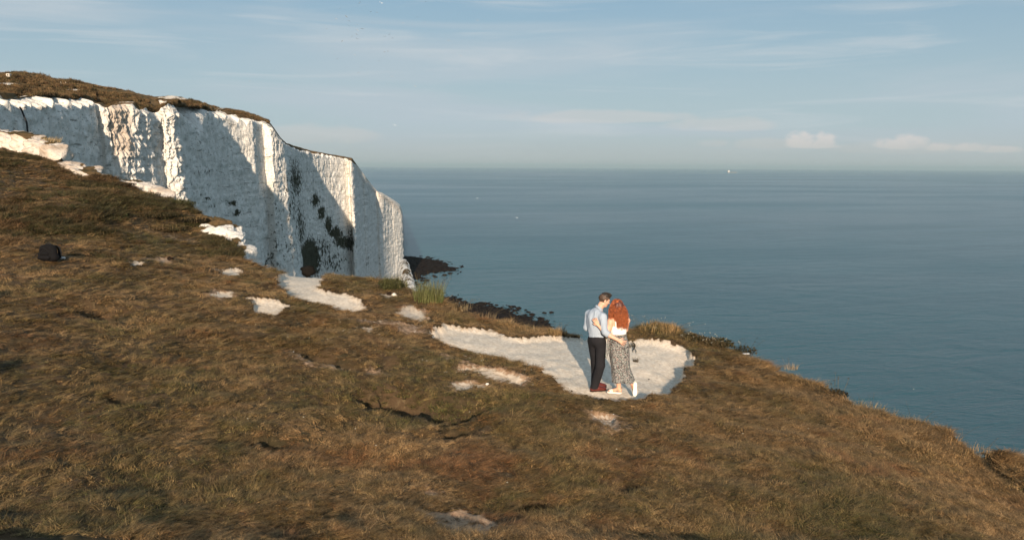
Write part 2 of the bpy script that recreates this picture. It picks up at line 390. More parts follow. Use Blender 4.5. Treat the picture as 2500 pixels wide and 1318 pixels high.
# ------------------------------------------------------------------ our headland (height field)
def plane_P(px, py, dz=0.0):
    m, t = slopes(px, py); D = 3.75 / (-(t) - .13 * m); return np.array([m * D, D, CZ + t * D + dz])
ctrl = []
for px, py in [(0,1318),(600,1318),(1250,1318),(1900,1318),(2500,1318),(300,1000),(700,1000),(900,1120),(1450,1150),(2000,1000),(1100,880),
               (900,780),(1450,960),(1750,960),(2250,1180),(1250,1000),(450,800),(700,720),(1300,870),(1600,880)]:
    ctrl.append(plane_P(px, py))
EDGE = [(-1500,300,52),(-900,300,54),(-300,312,56),(0,345,53),(60,362,50),(150,410,45),(220,436,40),(300,446,38.5),(400,478,36),(460,512,34),(500,548,31),(540,592,27.5),
        (600,638,24.6),(680,660,23.6),(740,668,23.3),(800,672,23.2),(870,675,23.0),(930,680,22.8),(975,698,22.4),(1005,716,21.6),(1060,732,20.9),(1100,752,20.5),
        (1200,782,19.7),(1270,800,19.4),(1330,814,19.1),(1380,818,18.9),(1440,820,18.8),(1520,812,19.2),(1560,806,19.7),(1600,797,20.2),(1640,802,20.2),(1700,828,19.4),
        (1760,838,19.0),(1830,874,17.9),(1900,900,17.0),(1980,930,16.2),(2080,985,15.0),(2180,1025,14.3),(2300,1060,13.5),(2400,1092,13.1),(2500,1122,12.8),(2700,1215,11.6),(2950,1400,10.0),(4200,2000,7.2)]
for px, py, D in EDGE[::1]: 
    if -400 < px < 2960: ctrl.append(P(px, py, D))
for px, py, D in [(125,640,19.0),(0,645,18.2),(0,500,26),(200,500,27),(0,420,33.5),(90,410,38),(200,450,36),(350,560,27.5),(420,530,30),(500,615,24.8),
                  (-400,700,14),(-400,480,24),(300,640,20.5),(2420,1215,11.3),(-1200,900,8)]: ctrl.append(P(px, py, D))
ctrl = np.array(ctrl)
ctrl = np.vstack([ctrl, [(-7, 2, CZ - 2.7), (0, 1, CZ - 3.5), (7, 2, CZ - 4.4), (-3, 4.5, CZ - 3.05), (2, 5, CZ - 3.7), (10, 5, CZ - 5.2)]])
def tps(r2): return np.where(r2 > 1e-9, r2 * np.log(np.maximum(r2, 1e-9)), 0) * .5
A = ctrl[:, :2]; n = len(A)
Kmat = tps(((A[:, None] - A[None]) ** 2).sum(-1)) + np.eye(n) * .35
Pm = np.hstack([np.ones((n, 1)), A]); L = np.zeros((n + 3, n + 3)); L[:n, :n] = Kmat; L[:n, n:] = Pm; L[n:, :n] = Pm.T
wts = np.linalg.solve(L, np.concatenate([ctrl[:, 2], np.zeros(3)]))
def base_z(x, y):
    x = np.asarray(x, float); y = np.asarray(y, float); r = wts[n] + wts[n + 1] * x + wts[n + 2] * y
    for k in range(n): r = r + wts[k] * tps((x - A[k, 0]) ** 2 + (y - A[k, 1]) ** 2)
    r = r + .045 * fbm(x * .5, y * .5, oct=3, seed=3) * sstep(5, 9, y)
    r = r + .22 * fbm(x * .16, y * .16, oct=2, seed=9) * sstep(25, 33, y)
    return r
def unproj(pts):
    """photo pixels -> XY where the sight line meets the turf"""
    pts = np.array(pts, float); m, t = slopes(pts[:, 0], pts[:, 1]); D = np.full(len(pts), 5.0); done = np.zeros(len(pts), bool)
    Ds = np.arange(5, 60, .1)
    X = m[:, None] * Ds; Y = np.broadcast_to(Ds, X.shape); dz = (CZ + t[:, None] * Ds) - base_z(X, Y)
    for i in range(len(pts)):
        k = np.argmax(dz[i] < 0); k = k if dz[i].min() < 0 else len(Ds) - 1
        k = max(k, 1)
        a, b = dz[i][k - 1], dz[i][k]; D[i] = Ds[k - 1] + .1 * (a / (a - b) if a != b else 0)
    return np.stack([m * D, D], 1)
epx = np.array([e[0] for e in EDGE], float); eM = slopes(epx, [e[1] for e in EDGE])[0]; eD = np.array([e[2] for e in EDGE], float)
def edge_D(m):
    d = np.interp(m, eM, eD)
    return d + .22 * fbm(m * 22, m * 0 + 2.2, oct=4, seed=21) * np.clip(d / 20, .5, 2)
def edge_z(m): return None
def poly_sd(x, y, poly):
    """signed distance in metres, positive inside"""
    n_ = len(poly); d = np.full(x.shape, 1e9); ins = np.zeros(x.shape, bool)
    for i in range(n_):
        ax, ay = poly[i]; bx, by = poly[(i + 1) % n_]; ex, ey = bx - ax, by - ay
        t_ = np.clip(((x - ax) * ex + (y - ay) * ey) / (ex * ex + ey * ey + 1e-12), 0, 1)
        d = np.minimum(d, (x - ax - ex * t_) ** 2 + (y - ay - ey * t_) ** 2)
        c = ((ay > y) != (by > y)) & (x < (bx - ax) * (y - ay) / (by - ay + 1e-12) + ax); ins ^= c
    return np.where(ins, 1, -1) * np.sqrt(d)
# (outline in photo pixels, pit depth m, rim width m, chalk amount, sandy amount)
PITS = [
 ([(1048,822),(1062,797),(1090,790),(1150,797),(1200,804),(1240,820),(1280,826),(1330,822),(1375,822),(1440,826),(1500,828),(1545,832),(1590,826),(1640,836),(1680,852),(1704,875),
   (1690,892),(1668,905),(1665,930),(1630,957),(1570,974),(1510,974),(1450,970),(1390,954),(1350,924),(1300,902),(1240,882),(1180,863),(1120,849),(1080,843)], .27, .30, 1, 0),
 ([(668,676),(700,662),(745,662),(800,668),(790,682),(776,700),(793,712),(840,716),(880,730),(895,758),(850,758),(800,749),(750,739),(712,726),(690,706)], .22, .18, 1, 0),
 ([(500,650),(540,656),(580,655),(602,668),(590,678),(545,676),(525,662)], .07, .12, .9, 0),
 ([(512,718),(530,708),(575,712),(570,722),(530,728)], .06, .12, .75, .6),
 ([(603,730),(640,728),(680,733),(706,744),(692,758),(665,767),(632,758)], .14, .14, .85, .3),
 ([(965,762),(1000,742),(1028,758),(1040,776),(1000,781)], .08, .15, .75, .6),
 ([(1112,905),(1150,893),(1200,900),(1250,914),(1288,930),(1262,946),(1210,936),(1165,915),(1140,908)], .12, .15, .60, .8),
 ([(1100,936),(1160,934),(1192,948),(1120,953)], .03, .1, .60, .8),
 ([(1425,1003),(1470,1008),(1510,1020),(1517,1046),(1490,1056),(1462,1030)], .08, .12, .50, .9),
 ([(1093,1070),(1120,1060),(1142,1070),(1122,1083),(1100,1081)], .05, .08, .85, .3),
 ([(1025,1285),(1100,1268),(1170,1275),(1225,1318),(1100,1335)], .02, .15, .18, .75),
 ([(1035,1220),(1060,1215),(1058,1232)], .01, .08, .4, .6),
 ([(313,641),(335,637),(350,645),(330,651)], .05, .1, .8, .5), ([(350,632),(395,628),(442,634),(400,641)], .03, .1, .4, .6),
 ([(885,803),(915,795),(925,803),(892,812)], .03, .1, .75, .5), ([(925,716),(950,712),(975,722),(945,728)], .05, .1, .7, .5),
 ([(700,855),(790,880),(860,895),(935,905),(930,915),(850,905),(760,893)], .02, .2, .22, .75),
 ([(1085,868),(1130,872),(1140,880),(1100,880)], .02, .1, .45, .6),
 ([(960,790),(1040,798),(1035,815),(975,805)], .02, .2, .32, .6), ([(860,778),(960,785),(950,795),(880,790)], .02, .2, .36, .5),
 ([(160,408),(228,410),(242,432),(200,438),(168,424)], .1, .3, .95, 0), ([(272,444),(345,447),(402,474),(412,494),(350,468),(300,453)], .1, .3, .9, 0),
 ([(-80,318),(40,322),(90,345),(120,372),(60,368),(0,352),(-80,350)], .05, .4, .9, .3), ([(335,540),(400,560),(480,585),(470,600),(400,580)], .05, .4, .38, .3),
]
SCARPS = [([(675,850),(705,862),(740,872),(800,892),(870,912),(935,920)], .28, .8), ([(890,938),(930,965),(990,990),(1050,1012),(1110,1032),(1170,1022),(1228,992)], .36, 1.3),
 ([(820,968),(880,985),(960,1012),(1040,1036),(1100,1050)], .34, 1.0), ([(1275,1000),(1320,1012),(1360,1014),(1405,1008)], .38, .8), ([(1055,1052),(1090,1075),(1112,1090)], .26, .6),
 ([(1130,1060),(1170,1050),(1215,1058)], .05, .5), ([(1235,1262),(1270,1280),(1315,1295)], .2, .7), ([(120,738),(190,765),(245,790)], .36, 1.1), ([(850,1040),(900,1048)], .12, .4),
 ([(930,1068),(975,1075)], .14, .4), ([(2330,1060),(2370,1100),(2400,1140),(2435,1170),(2500,1215),(2600,1260)], .24, .6), ([(830,862),(870,872),(900,885),(950,905)], .24, .7),
 ([(590,1085),(630,1105),(670,1130)], .2, .6), ([(1430,1190),(1470,1208),(1520,1235)], .2, .6), ([(200,980),(250,992),(300,1012)], .2, .7)]
PITW = [(unproj(p), d, w, c, s) for p, d, w, c, s in PITS]
SCW = [(unproj(p), d, w) for p, d, w in SCARPS]
def line_dist(X, Y, line):
    best = np.full(X.shape, 1e9); side = np.zeros(X.shape); along = np.zeros(X.shape)
    seg = np.linalg.norm(np.diff(line, axis=0), axis=1); tot = seg.sum(); acc = 0
    for i in range(len(line) - 1):
        ax, ay = line[i]; bx, by = line[i + 1]; ex, ey = bx - ax, by - ay; l2 = ex * ex + ey * ey
        t_ = np.clip(((X - ax) * ex + (Y - ay) * ey) / l2, 0, 1); dx, dy = X - ax - ex * t_, Y - ay - ey * t_
        d2 = dx * dx + dy * dy; b = d2 < best; best = np.where(b, d2, best); side = np.where(b, np.sign(ex * dy - ey * dx), side)
        along = np.where(b, (acc + seg[i] * t_) / tot, along); acc += seg[i]
    return np.sqrt(best) * side, np.clip(np.minimum(along, 1 - along) * 6, 0, 1)
def scarp_face(x, y):
    """how bare the ground is on and under a turf step"""
    r = np.zeros_like(x)
    for line, dep, wid in SCW:
        s_, tap = line_dist(x, y, line); w_ = .16 + dep * 1.5
        r = np.maximum(r, tap * sstep(-.06, .02, s_) * (1 - sstep(w_ * .6, w_ * 1.2, s_)))
    return r
def surface(x, y):
    """height, chalk, sandy at XY (arrays)"""
    z = base_z(x, y); ch = np.zeros_like(x); sa = np.zeros_like(x)
    jx = x + .07 * fbm(x * 3.1, y * 3.1, oct=4, seed=31, gain=.6); jy = y + .10 * fbm(x * 3.1, y * 3.1, oct=4, seed=41, gain=.6)
    for poly, dep, wid, c, s in PITW:
        lo, hi = poly.min(0) - .8, poly.max(0) + .8
        k = (x > lo[0]) & (x < hi[0]) & (y > lo[1]) & (y < hi[1])
        if not k.any(): continue
        sd_ = poly_sd(jx[k], jy[k], poly)
        # the rim nearest the viewer is a clean turf step, the far side a soft bank
        f = sstep(-.02, wid, sd_)
        if dep > .1:      # floor climbs from the step nearest the viewer up to the far rim
            pe = np.vstack([poly, poly[:1]]); sp_ = np.concatenate([np.linspace(pe[i], pe[i + 1], 12) for i in range(len(poly))])
            bins = np.linspace(lo[0], hi[0], 40); ni = np.array([sp_[np.argsort(np.abs(sp_[:, 0] - b))[:8], 1].min() for b in bins]); fa = np.array([sp_[np.argsort(np.abs(sp_[:, 0] - b))[:8], 1].max() for b in bins])
            yn, yf = np.interp(x[k], bins, ni), np.interp(x[k], bins, fa); t_ = np.clip((y[k] - yn) / np.maximum(yf - yn, .3), 0, 1)
            f = sstep(-.02, .10, sd_) * (1 - .72 * t_) * (1 - .0 * t_)
            f = np.where(sd_ < wid * 1.3, np.minimum(f, sstep(-.03, wid * 1.3, sd_) * 1.2 + (1 - t_) * .9 * sstep(-.02, .06, sd_)), f)
        z[k] -= dep * f * (1 + .12 * fbm(x[k] * 1.7, y[k] * 1.7, oct=2, seed=5))
        z[k] += .025 * np.exp(-((sd_ + .10) / .09) ** 2) * min(1, dep * 8)
        q = sstep(-.07, .05, sd_)
        ch[k] = np.maximum(ch[k], q * c); sa[k] = np.maximum(sa[k], np.maximum(q * s, sstep(-.30, .0, sd_) * .34 + (s > .5) * sstep(-.7, .1, sd_) * .25))
    for line, dep, wid in SCW:
        lo, hi = line.min(0) - wid - .5, line.max(0) + wid + .5
        k = (x > lo[0]) & (x < hi[0]) & (y > lo[1]) & (y < hi[1])
        if not k.any(): continue
        X, Y = jx[k], jy[k]; best = np.full(X.shape, 1e9); side = np.zeros(X.shape); along = np.zeros(X.shape)
        seg = np.linalg.norm(np.diff(line, axis=0), axis=1); tot = seg.sum(); acc = 0
        for i in range(len(line) - 1):
            ax, ay = line[i]; bx, by = line[i + 1]; ex, ey = bx - ax, by - ay; l2 = ex * ex + ey * ey
            t_ = np.clip(((X - ax) * ex + (Y - ay) * ey) / l2, 0, 1); dx, dy = X - ax - ex * t_, Y - ay - ey * t_
            d2 = dx * dx + dy * dy; b = d2 < best; best = np.where(b, d2, best); side = np.where(b, np.sign(ex * dy - ey * dx), side)
            along = np.where(b, (acc + seg[i] * t_) / tot, along); acc += seg[i]
        s_ = np.sqrt(best) * side; tap = np.clip(np.minimum(along, 1 - along) * 6, 0, 1)
        z[k] -= dep * tap * np.where(s_ > 0, sstep(0, .10, s_) * (1 - sstep(.15, wid, s_)), 0)
    # pits fade out into worn turf
    wear = fbm(x * .9, y * .9, oct=4, seed=77)
    sa = np.maximum(sa, sstep(.6, 1.0, wear) * .3)
    z = z + .6 * np.exp(-(y / 6.3) ** 2) * (1.1 - .35 * sstep(-4, 6, x))  # added hump, tilts the near turf away from the sun to darken it
    z = z + .012 * fbm(x * 6, y * 6, oct=3, seed=14) + .055 * fbm(x * 1.9, y * 1.9, oct=4, seed=15) * (1 - .8 * np.clip(ch, 0, 1))
    return z, ch, sa
ncol = 1150
mm = np.concatenate([np.linspace(-1.75, -.80, 90)[:-1], np.linspace(-.80, .80, ncol), np.linspace(.80, 1.5, 60)[1:]])
ED = edge_D(mm)
vr = np.linspace(0, 1, 560)
D0 = 3.0
Dg = 1 / (1 / D0 + (1 / ED[None] - 1 / D0) * (vr[:, None] ** .93))
Xg = mm[None] * Dg; Yg = Dg
Zg, CHg, SAg = surface(Xg, Yg)
# lip rolling over and the drop below it
ex_rows = [(.06, .02), (.14, .06), (.26, .14), (.42, .30), (.6, .6), (.75, 1.2), (.9, 2.5), (1.1, 5), (1.4, 10), (2, 20), (3, 40), (4.5, 65), (6, 90.5)]
Xr, Yr, Zr, Cr, Sr = [Xg], [Yg], [Zg], [CHg], [SAg]
for k, (o_, d_) in enumerate(ex_rows):
    wob = .25 * fbm(mm * 30, mm * 0 + d_ * .8, oct=3, seed=50) * min(1, d_)
    dd = ED * (1 + 0) + o_ + wob * .6
    Xr.append((mm * dd)[None]); Yr.append(dd[None]); Zr.append((Zg[-1] - d_)[None])
    c_ = np.full_like(mm, 1.0 if d_ > .5 else 0.0); Cr.append(c_[None]); Sr.append(c_[None] * 0)
Xr, Yr, Zr, Cr, Sr = [np.vstack(q) for q in (Xr, Yr, Zr, Cr, Sr)]
ground = mesh('headland_ground', np.stack([Xr.ravel(), Yr.ravel(), Zr.ravel()], 1), grid_faces(*Xr.shape), M['ground'], True,
              attrs={'chalk': Cr.ravel(), 'sandy': Sr.ravel()})
tag(ground, kind='structure')
def ground_at(x, y):
    x = np.atleast_1d(np.asarray(x, float)); y = np.atleast_1d(np.asarray(y, float)); return surface(x, y)[0]

# ------------------------------------------------------------------ far white cliff
CL = [(-560,62,268),(-380,73,266),(-200,86,262),(-60,101,240),(0,110,236),(60,117,237),(130,127,235),(200,138,236),(236,145,242),(248,144.5,254),(262,145,262),(283,146,262),(300,148,262),(330,152,262),(360,156.5,268),(369,160.5,273),(384,163,272),(390,163,270),(400,162.5,262),(418,164,252),(428,166.5,247),
(433,176,248),(440,176.5,249),(455,180,252),(470,187,255),(492,192.5,262),(502,210,265),(519,218,268),(553,227.5,274),(590,234.2,281),(616,238.5,288),(630,246.5,291),(641,250,295),(648,249.5,296),(660,249,303),(676,253,325),(692,258,347),(703,274,353),(722,318,363),(745,352,369),(758,365,372),(770,371,374),(800,387,378),(830,399,384),(850,406,390),(854,400,391),(862,402,393),
      (868,424,404),(876,440,418),(884,457,428),(888,457,432),(894,462,438),(905,495,450),(917,518,464),(924,518,471),(932,521,473),(950,542,485),(966,555,497),(976,563,508),(981,568,522),(983,572,548)]
cp = np.array([c[0] for c in CL], float); cD = np.array([c[1] for c in CL], float); cT = np.array([c[2] for c in CL], float)
cps = np.unique(np.concatenate([np.linspace(-560, 0, 160), np.linspace(0, 983, 1150)]))
Dc = np.interp(cps, cp, cD); Tc = np.interp(cps, cp, cT)
kern = np.hanning(9); kern /= kern.sum()
Tc = np.convolve(np.pad(Tc, 4, 'edge'), kern, 'valid')
Dc = np.convolve(np.pad(Dc, 4, 'edge'), kern, 'valid')
mc, tc = slopes(cps, Tc)
top = np.stack([mc * Dc, Dc, CZ + tc * Dc], 1)
top[:, 2] += .5 * fbm(top[:, 1] * .35, top[:, 0] * .35, oct=3, seed=61) * sstep(0, 20, cps + 30)
# outward normal in plan from a broadly smoothed line
def smooth1(a, k):
    ker = np.hanning(k); ker /= ker.sum(); return np.convolve(np.pad(a, k // 2, 'edge'), ker, 'valid')[:len(a)]
sx, sy = smooth1(top[:, 0], 151), smooth1(top[:, 1], 151)
tx, ty = np.gradient(sx), np.gradient(sy); ln = np.hypot(tx, ty); nx, ny = ty / ln, -tx / ln
arc = np.concatenate([[0], np.cumsum(np.hypot(np.diff(top[:, 0]), np.diff(top[:, 1])))])
nrow = 300
vv = np.concatenate([np.linspace(0, .55, 230), np.linspace(.55, 1, 71)[1:]])
H = top[:, 2]
hh = vv[:, None] * H[None]                     # metres below the rim
Zc = H[None] - hh
a_, z_ = np.broadcast_to(arc, hh.shape), Zc
def band(px, a, b, soft=10): return sstep(a - soft, a + soft, px) * (1 - sstep(b - soft, b + soft, px))
lit = band(cps, 245, 432, 6)
px_ = cps[None] + 0 * hh
py_ = 406 - (Zc - CZ) / Dc[None] * F           # where it shows, used only to place natural features
lump = fbm(a_ * .55, z_ * .42, oct=4, seed=70, gain=.6)
lump2 = np.abs(vnoise(a_ * .9, z_ * .35, seed=74)) + .6 * np.abs(vnoise(a_ * 2.0, z_ * .8, seed=75))
flute = fbm(a_ * .25, z_ * .035, oct=4, seed=80, gain=.55)
bedz = z_ + .012 * top[None, :, 1] + 1.2 * fbm(a_ * .05, z_ * .05, oct=2, seed=71)
ledge = vnoise(a_ * .10, bedz * .55, seed=72) + .6 * vnoise(a_ * .3, bedz * 1.4, seed=73)
fract = np.abs(vnoise(a_ * .35, z_ * .35, seed=77)) + .5 * np.abs(vnoise(a_ * .9, z_ * .8, seed=78))
disp = .16 * flute + .14 * lump + .13 * ledge + .42 * (fract - .5)
lump2 = np.abs(vnoise(a_ * 1.4, z_ * .62, seed=74)) + .6 * np.abs(vnoise(a_ * 2.9, z_ * 1.4, seed=75)) + .35 * np.abs(vnoise(a_ * 6.0, z_ * 2.6, seed=76))
disp = disp + lit[None] * (.62 * (lump2 - .62) + .35 * fbm(a_ * .3, z_ * .12, oct=3, seed=90))
ribz = band(cps, 386, 428, 4) + band(cps, 646, 706, 6) + .6 * band(cps, 850, 864, 3)
disp = disp + ribz[None] * .32 * (lump2 - .62)
disp = disp * sstep(0, 1.2, hh + .1)
disp = disp + (.018 - .016 * sstep(930, 975, cps))[None] * hh + 6.0 * sstep(.84, 1.0, vv)[:, None] * (1 + .3 * lump)
disp = disp + (.045 * hh) * band(px_, 690, 715, 8) + .05 * hh * band(px_, 410, 428, 8)
disp = disp - .5 * np.exp(-((px_ - 958 - .02 * (py_ - 520)) / 1.3) ** 2) * (py_ > 505)
# scalloped lip: catches the light just under the turf
lipH = np.interp(cps, [-560, 0, 240, 262, 380, 428, 445, 470, 490, 500, 540, 600, 640, 700, 760, 983], [1.5, 1.5, 1.7, .8, 1.2, 2.5, 4.2, 5.5, 5.8, 2.2, 2.2, 2.0, 1.0, .5, .8, .15])
lip = sstep(0, 1, np.clip(hh / (lipH[None] + .75 * vnoise(arc * .45, arc * 0, seed=101)[None] + .9 * vnoise(arc * 1.3, arc * 0, seed=102)[None]).clip(.4, 9), 0, 1))
disp = disp - (1 - lip) * (1.1 * lipH[None] + 1.0 * (cps < 262)[None] + .3) * (1 - .7 * lit[None])
# recess below the turf at px 262-330 (brown earth pocket)
disp = disp - .9 * band(px_, 268, 318, 5) * (1 - sstep(5, 8, hh))
Xc = top[None, :, 0] + nx[None] * disp; Yc = top[None, :, 1] + ny[None] * disp
# plant stains with a cave's darkness painted among them, and colour zones
def blob(cx, cy, w, h, amt=1.0): return amt * np.exp(-((px_ - cx) / w) ** 2 - ((py_ - cy) / h) ** 2)
stain_and_cave = np.zeros_like(px_)
for b in [(715,440,18,45,1),(720,560,16,80,.9),(742,640,22,40,1.6),(745,630,16,34,2.6),(690,600,20,60,.45),(672,540,16,60,.5),(660,600,18,50,.45),(650,640,30,25,.55),(765,490,10,16,1.2),(778,520,8,18,1.2),(795,550,8,18,1.4),(812,570,14,16,1.3),
          (825,590,16,14,1.3),(842,595,16,18,1.2),(775,610,26,35,.75),(800,640,36,25,.75),(850,570,8,22,.7),(700,500,10,60,.7),(470,350,22,12,.45),(480,425,26,10,.6),(555,497,9,7,1.1),(567,522,10,6,1.2),
          (492,487,9,4,1.1),(475,478,6,4,.8),(500,505,10,4,.8),(470,455,20,26,.3),(590,560,24,40,.18),(30,280,40,40,.22),(150,300,60,60,.14),(60,330,40,30,.3),(330,330,60,50,.04),(600,470,40,80,.22),(640,520,25,60,.3),(560,420,60,80,.16),
          (890,640,14,40,.4),(915,640,18,40,.3),(735,380,20,20,.35),(740,440,24,60,.35)]:
    stain_and_cave = np.maximum(stain_and_cave, blob(b[0], b[1], b[2] * 1.35, b[3] * 1.25, b[4] * .72))
tan = np.maximum(np.maximum(band(px_, 268, 320, 8) * (1 - sstep(7, 12, hh)), .55 * blob(262, 268, 10, 16)), .25 * blob(340, 290, 30, 20))
tan = np.maximum(tan, .55 * band(px_, 905, 978, 10) * (1 - sstep(1.5, 5, hh))); tan = np.maximum(tan, .35 * band(px_, 870, 930, 10) * (1 - sstep(1, 6, hh)))
turfc = np.zeros_like(px_)
cliff = mesh('white_cliff_face', np.stack([Xc.ravel(), Yc.ravel(), Zc.ravel()], 1), grid_faces(*Xc.shape)[:, ::-1].copy(), M['cliff'], False,
             attrs={'stain_and_cave': stain_and_cave.ravel(), 'tan': tan.ravel(), 'turf': turfc.ravel()})
tag(cliff, kind='structure')
# grassy top of that cliff, and the hill behind it
SKY = [(-560,150),(-200,168),(0,180),(60,180),(105,190),(150,200),(200,207),(250,217),(300,223),(370,233),(430,239),(470,247),(520,261),(600,279),(625,288),(640,294),(700,350),(760,368),(860,386),(983,555)]
SkyY = np.interp(cps, [s[0] for s in SKY], [s[1] for s in SKY])
SkyY = np.minimum(SkyY, Tc - 1.5)
offs = np.concatenate([[0, .3, .8, 1.5], np.linspace(2.5, 60, 75), np.linspace(64, 200, 24), np.linspace(230, 900, 14)])
spreadD = np.interp(cps, [-560, 0, 430, 640, 700, 983], [80, 70, 45, 25, 12, 8])     # distance from rim to the skyline
Zsky = CZ + slopes(cps, SkyY)[1] * (Dc + spreadD)
u = offs[:, None] / spreadD[None]
prof = np.where(u < 1, np.interp(u, [0, .05, .35, .55, .75, 1], [0, .04, .24, .55, .80, 1]), 1 - .0 * u)
Dt = Dc[None] + offs[:, None]; Xt = mc[None] * Dt
Zt = top[None, :, 2] + (Zsky - top[:, 2])[None] * np.minimum(prof, 1) - np.maximum(u - 1, 0) ** 1.2 * spreadD[None] * .02
rough = fbm(Xt * .16, Dt * .10, oct=5, seed=120, gain=.6)
Zt = Zt + rough * .55 * sstep(.02, .2, u) * np.interp(cps, [-100, 600, 700, 983], [1, .6, .2, .15])[None]
Zt = Zt - .35 * np.exp(-((offs - 1.0) / 1.0) ** 2)[:, None] * 0
Xt = Xt + (Xc[0] - top[:, 0])[None] * np.exp(-offs / 4)[:, None]; Yt = Dt + (Yc[0] - top[:, 1])[None] * np.exp(-offs / 4)[:, None]
cht = np.zeros_like(Xt); pxt = cps[None] + 0 * Xt; pyt = 406 - (Zt - CZ) / Dt * F
for cx, cy, w, h, a in [(180,231,26,3,1),(20,217,34,3,.9),(420,248,22,8,1.0),(395,247,12,3,.8),(340,236,10,2,.7),(310,258,60,2,.6),(360,262,40,3,.5),(100,236,120,2.5,.4),(450,250,20,4,.9),(560,272,60,3,.6)]:
    cht = np.maximum(cht, a * np.exp(-((pxt - cx) / w) ** 2 - ((pyt - cy) / h) ** 2))
cht = np.maximum(cht, (1 - sstep(.0, 1.5, offs + .0 * offs))[:, None] * .8)
cht = np.maximum(cht, band(pxt, 640, 700, 10) * (offs[:, None] < 6) * .8)
cht = np.maximum(cht, band(pxt, 868, 990, 8) * .75)
hill = mesh('far_grass_hill', np.stack([Xt.ravel(), Yt.ravel(), Zt.ravel()], 1), grid_faces(*Xt.shape), M['hill'], False, attrs={'chalk': cht.ravel()})
tag(hill, kind='structure')

# clumps on the far hill
h_protos = [tuft_mesh('hill_tuft', 60, .55, .07, .55, .1, M['scrub'], seed=350 + k, curl=.3) for k in range(3)]
ii = rng.integers(0, Dt.shape[1] - 30, 26000); jj = (rng.uniform(0, 1, 26000) ** 1.5 * 84).astype(int)
cl_ = fbm(Xt[jj, ii] * .12, Dt[jj, ii] * .08, oct=4, seed=280); k = (cl_ > -.05) & (cht[jj, ii] < .3) & (offs[jj] > 1.2) & (cps[ii] < 655); ii, jj, cl_ = ii[k], jj[k], cl_[k]
HILL_PTS = (np.stack([Xt[jj, ii], Dt[jj, ii], Zt[jj, ii]], 1), cl_)
# ------------------------------------------------------------------ sea
rad = np.concatenate([np.linspace(0, 1500, 120), np.geomspace(1550, 90000, 40)])
th = np.linspace(0, 2 * math.pi, 129)[:-1]
sxg, syg = rad[:, None] * np.sin(th)[None], rad[:, None] * np.cos(th)[None]
shore = -45 + .0 * syg
shal = np.exp(-np.maximum(sxg + 60 - (520 - syg) * .35, 0) / 120) * ((syg > 0) & (syg < 900))
sea = mesh('sea_water', np.stack([sxg.ravel(), syg.ravel(), np.zeros(sxg.size)], 1), grid_faces(len(rad), 128, True), M['sea'], True, attrs={'shallow': shal.ravel()})
tag(sea, kind='structure')
seabed_z = -1
# dark wave-cut ledges at the foot of the cliffs, outline from above
def at_sea(px, py):
    m, t = slopes(px, py); D = -CZ / t; return float(m * D), float(D)
def reef(name, outline, label, hmax):
    poly = np.array([at_sea(*p) for p in outline]); lo, hi = poly.min(0) - 6, poly.max(0) + 6
    nx_, ny_ = 150, 190
    xs, ys = np.meshgrid(np.linspace(lo[0], hi[0], nx_), np.linspace(lo[1], hi[1], ny_))
    sd_ = poly_sd(xs + 3 * fbm(xs * .12, ys * .06, oct=3, seed=5), ys + 7 * fbm(xs * .12, ys * .06, oct=4, seed=6), poly)
    nz = fbm(xs * .25, ys * .12, oct=5, seed=8, gain=.65)
    z = .35 + np.clip(sd_ / 6, -1, 1) * hmax * .5 + nz * hmax * .45
    z = np.where(sd_ < -14, -2, z)
    return tag(mesh(name, np.stack([xs.ravel(), ys.ravel(), z.ravel()], 1), grid_faces(ny_, nx_), M['reef'], False), label, 'reef')
reef('rock_reef', [(940,626),(985,626),(1010,627),(1040,632),(1075,643),(1105,655),(1112,659),(1060,665),(1035,670),(1010,683),(1000,700),(1003,720),(900,760),(900,640)],
     'black seaweed covered rock ledge running into the sea from the foot of the white cliff', 1.2)
reef('rock_reef', [(980,705),(1030,712),(1060,720),(1090,728),(1130,736),(1180,744),(1215,752),(1235,768),(1285,780),(1340,798),(1300,850),(1100,860),(950,820)],
     'dark brown rock ledge below the cliff edge left of the couple', 1.0)
rk_me = None
spots = [(1236,762),(1247,769),(1258,758),(1262,764),(1240,774),(1222,768),(1270,772),(1283,768),(1278,781),(1295,776),(1301,788),(1320,783),(1314,796),(1290,762),(1256,779),(1228,758),
         (1265,752),(1283,757),(1299,768),(1329,764),(1346,763),(1321,778),(1212,745),(1190,742),(1120,735),(1132,738),(1147,744),(1105,728),(1118,668),(1098,668),(1085,672),(1062,676),(1030,686),(1042,684),(1116,655),(1090,647),(1068,636),(1044,628)]
for i, (px, py) in enumerate(spots):
    if rk_me is None:
        th_ = np.linspace(0, 2 * math.pi, 13)[:-1]; V = []
        for k, (r_, z_k) in enumerate([(1, -.25), (.95, .1), (.7, .3), (.35, .42)]):
            for a in th_: V.append((math.cos(a) * r_ * (1 + .25 * math.sin(3 * a + k)), math.sin(a) * r_ * (1 + .2 * math.cos(2 * a + k)), z_k + .06 * math.sin(5 * a)))
        V.append((0, 0, .45)); fs = [tuple(q) for q in grid_faces(4, 12, True)] + [(36 + j, 36 + (j + 1) % 12, 48) for j in range(12)]
        o = mesh('rock', V, fs, M['reef']); rk_me = o.data
    else: o = bpy.data.objects.new('rock', rk_me); C.objects.link(o)
    x_, y_ = at_sea(px, py); s_ = random.uniform(.7, 2.0)
    o.location = (x_, y_, 0.1); o.scale = (s_ * 1.2, s_ * 2.2, s_ * 1.0); o.rotation_euler = (0, 0, random.uniform(-.5, .5))
    tag(o, 'small black rock awash off the tip of the reef at the cliff foot' if py < 700 else ('dark rock breaking the water right of the brown shore ledge' if px > 1280 else 'small dark rock among the cluster beyond the brown shore ledge'), 'rock', 'rocks scattered in the shallow water')

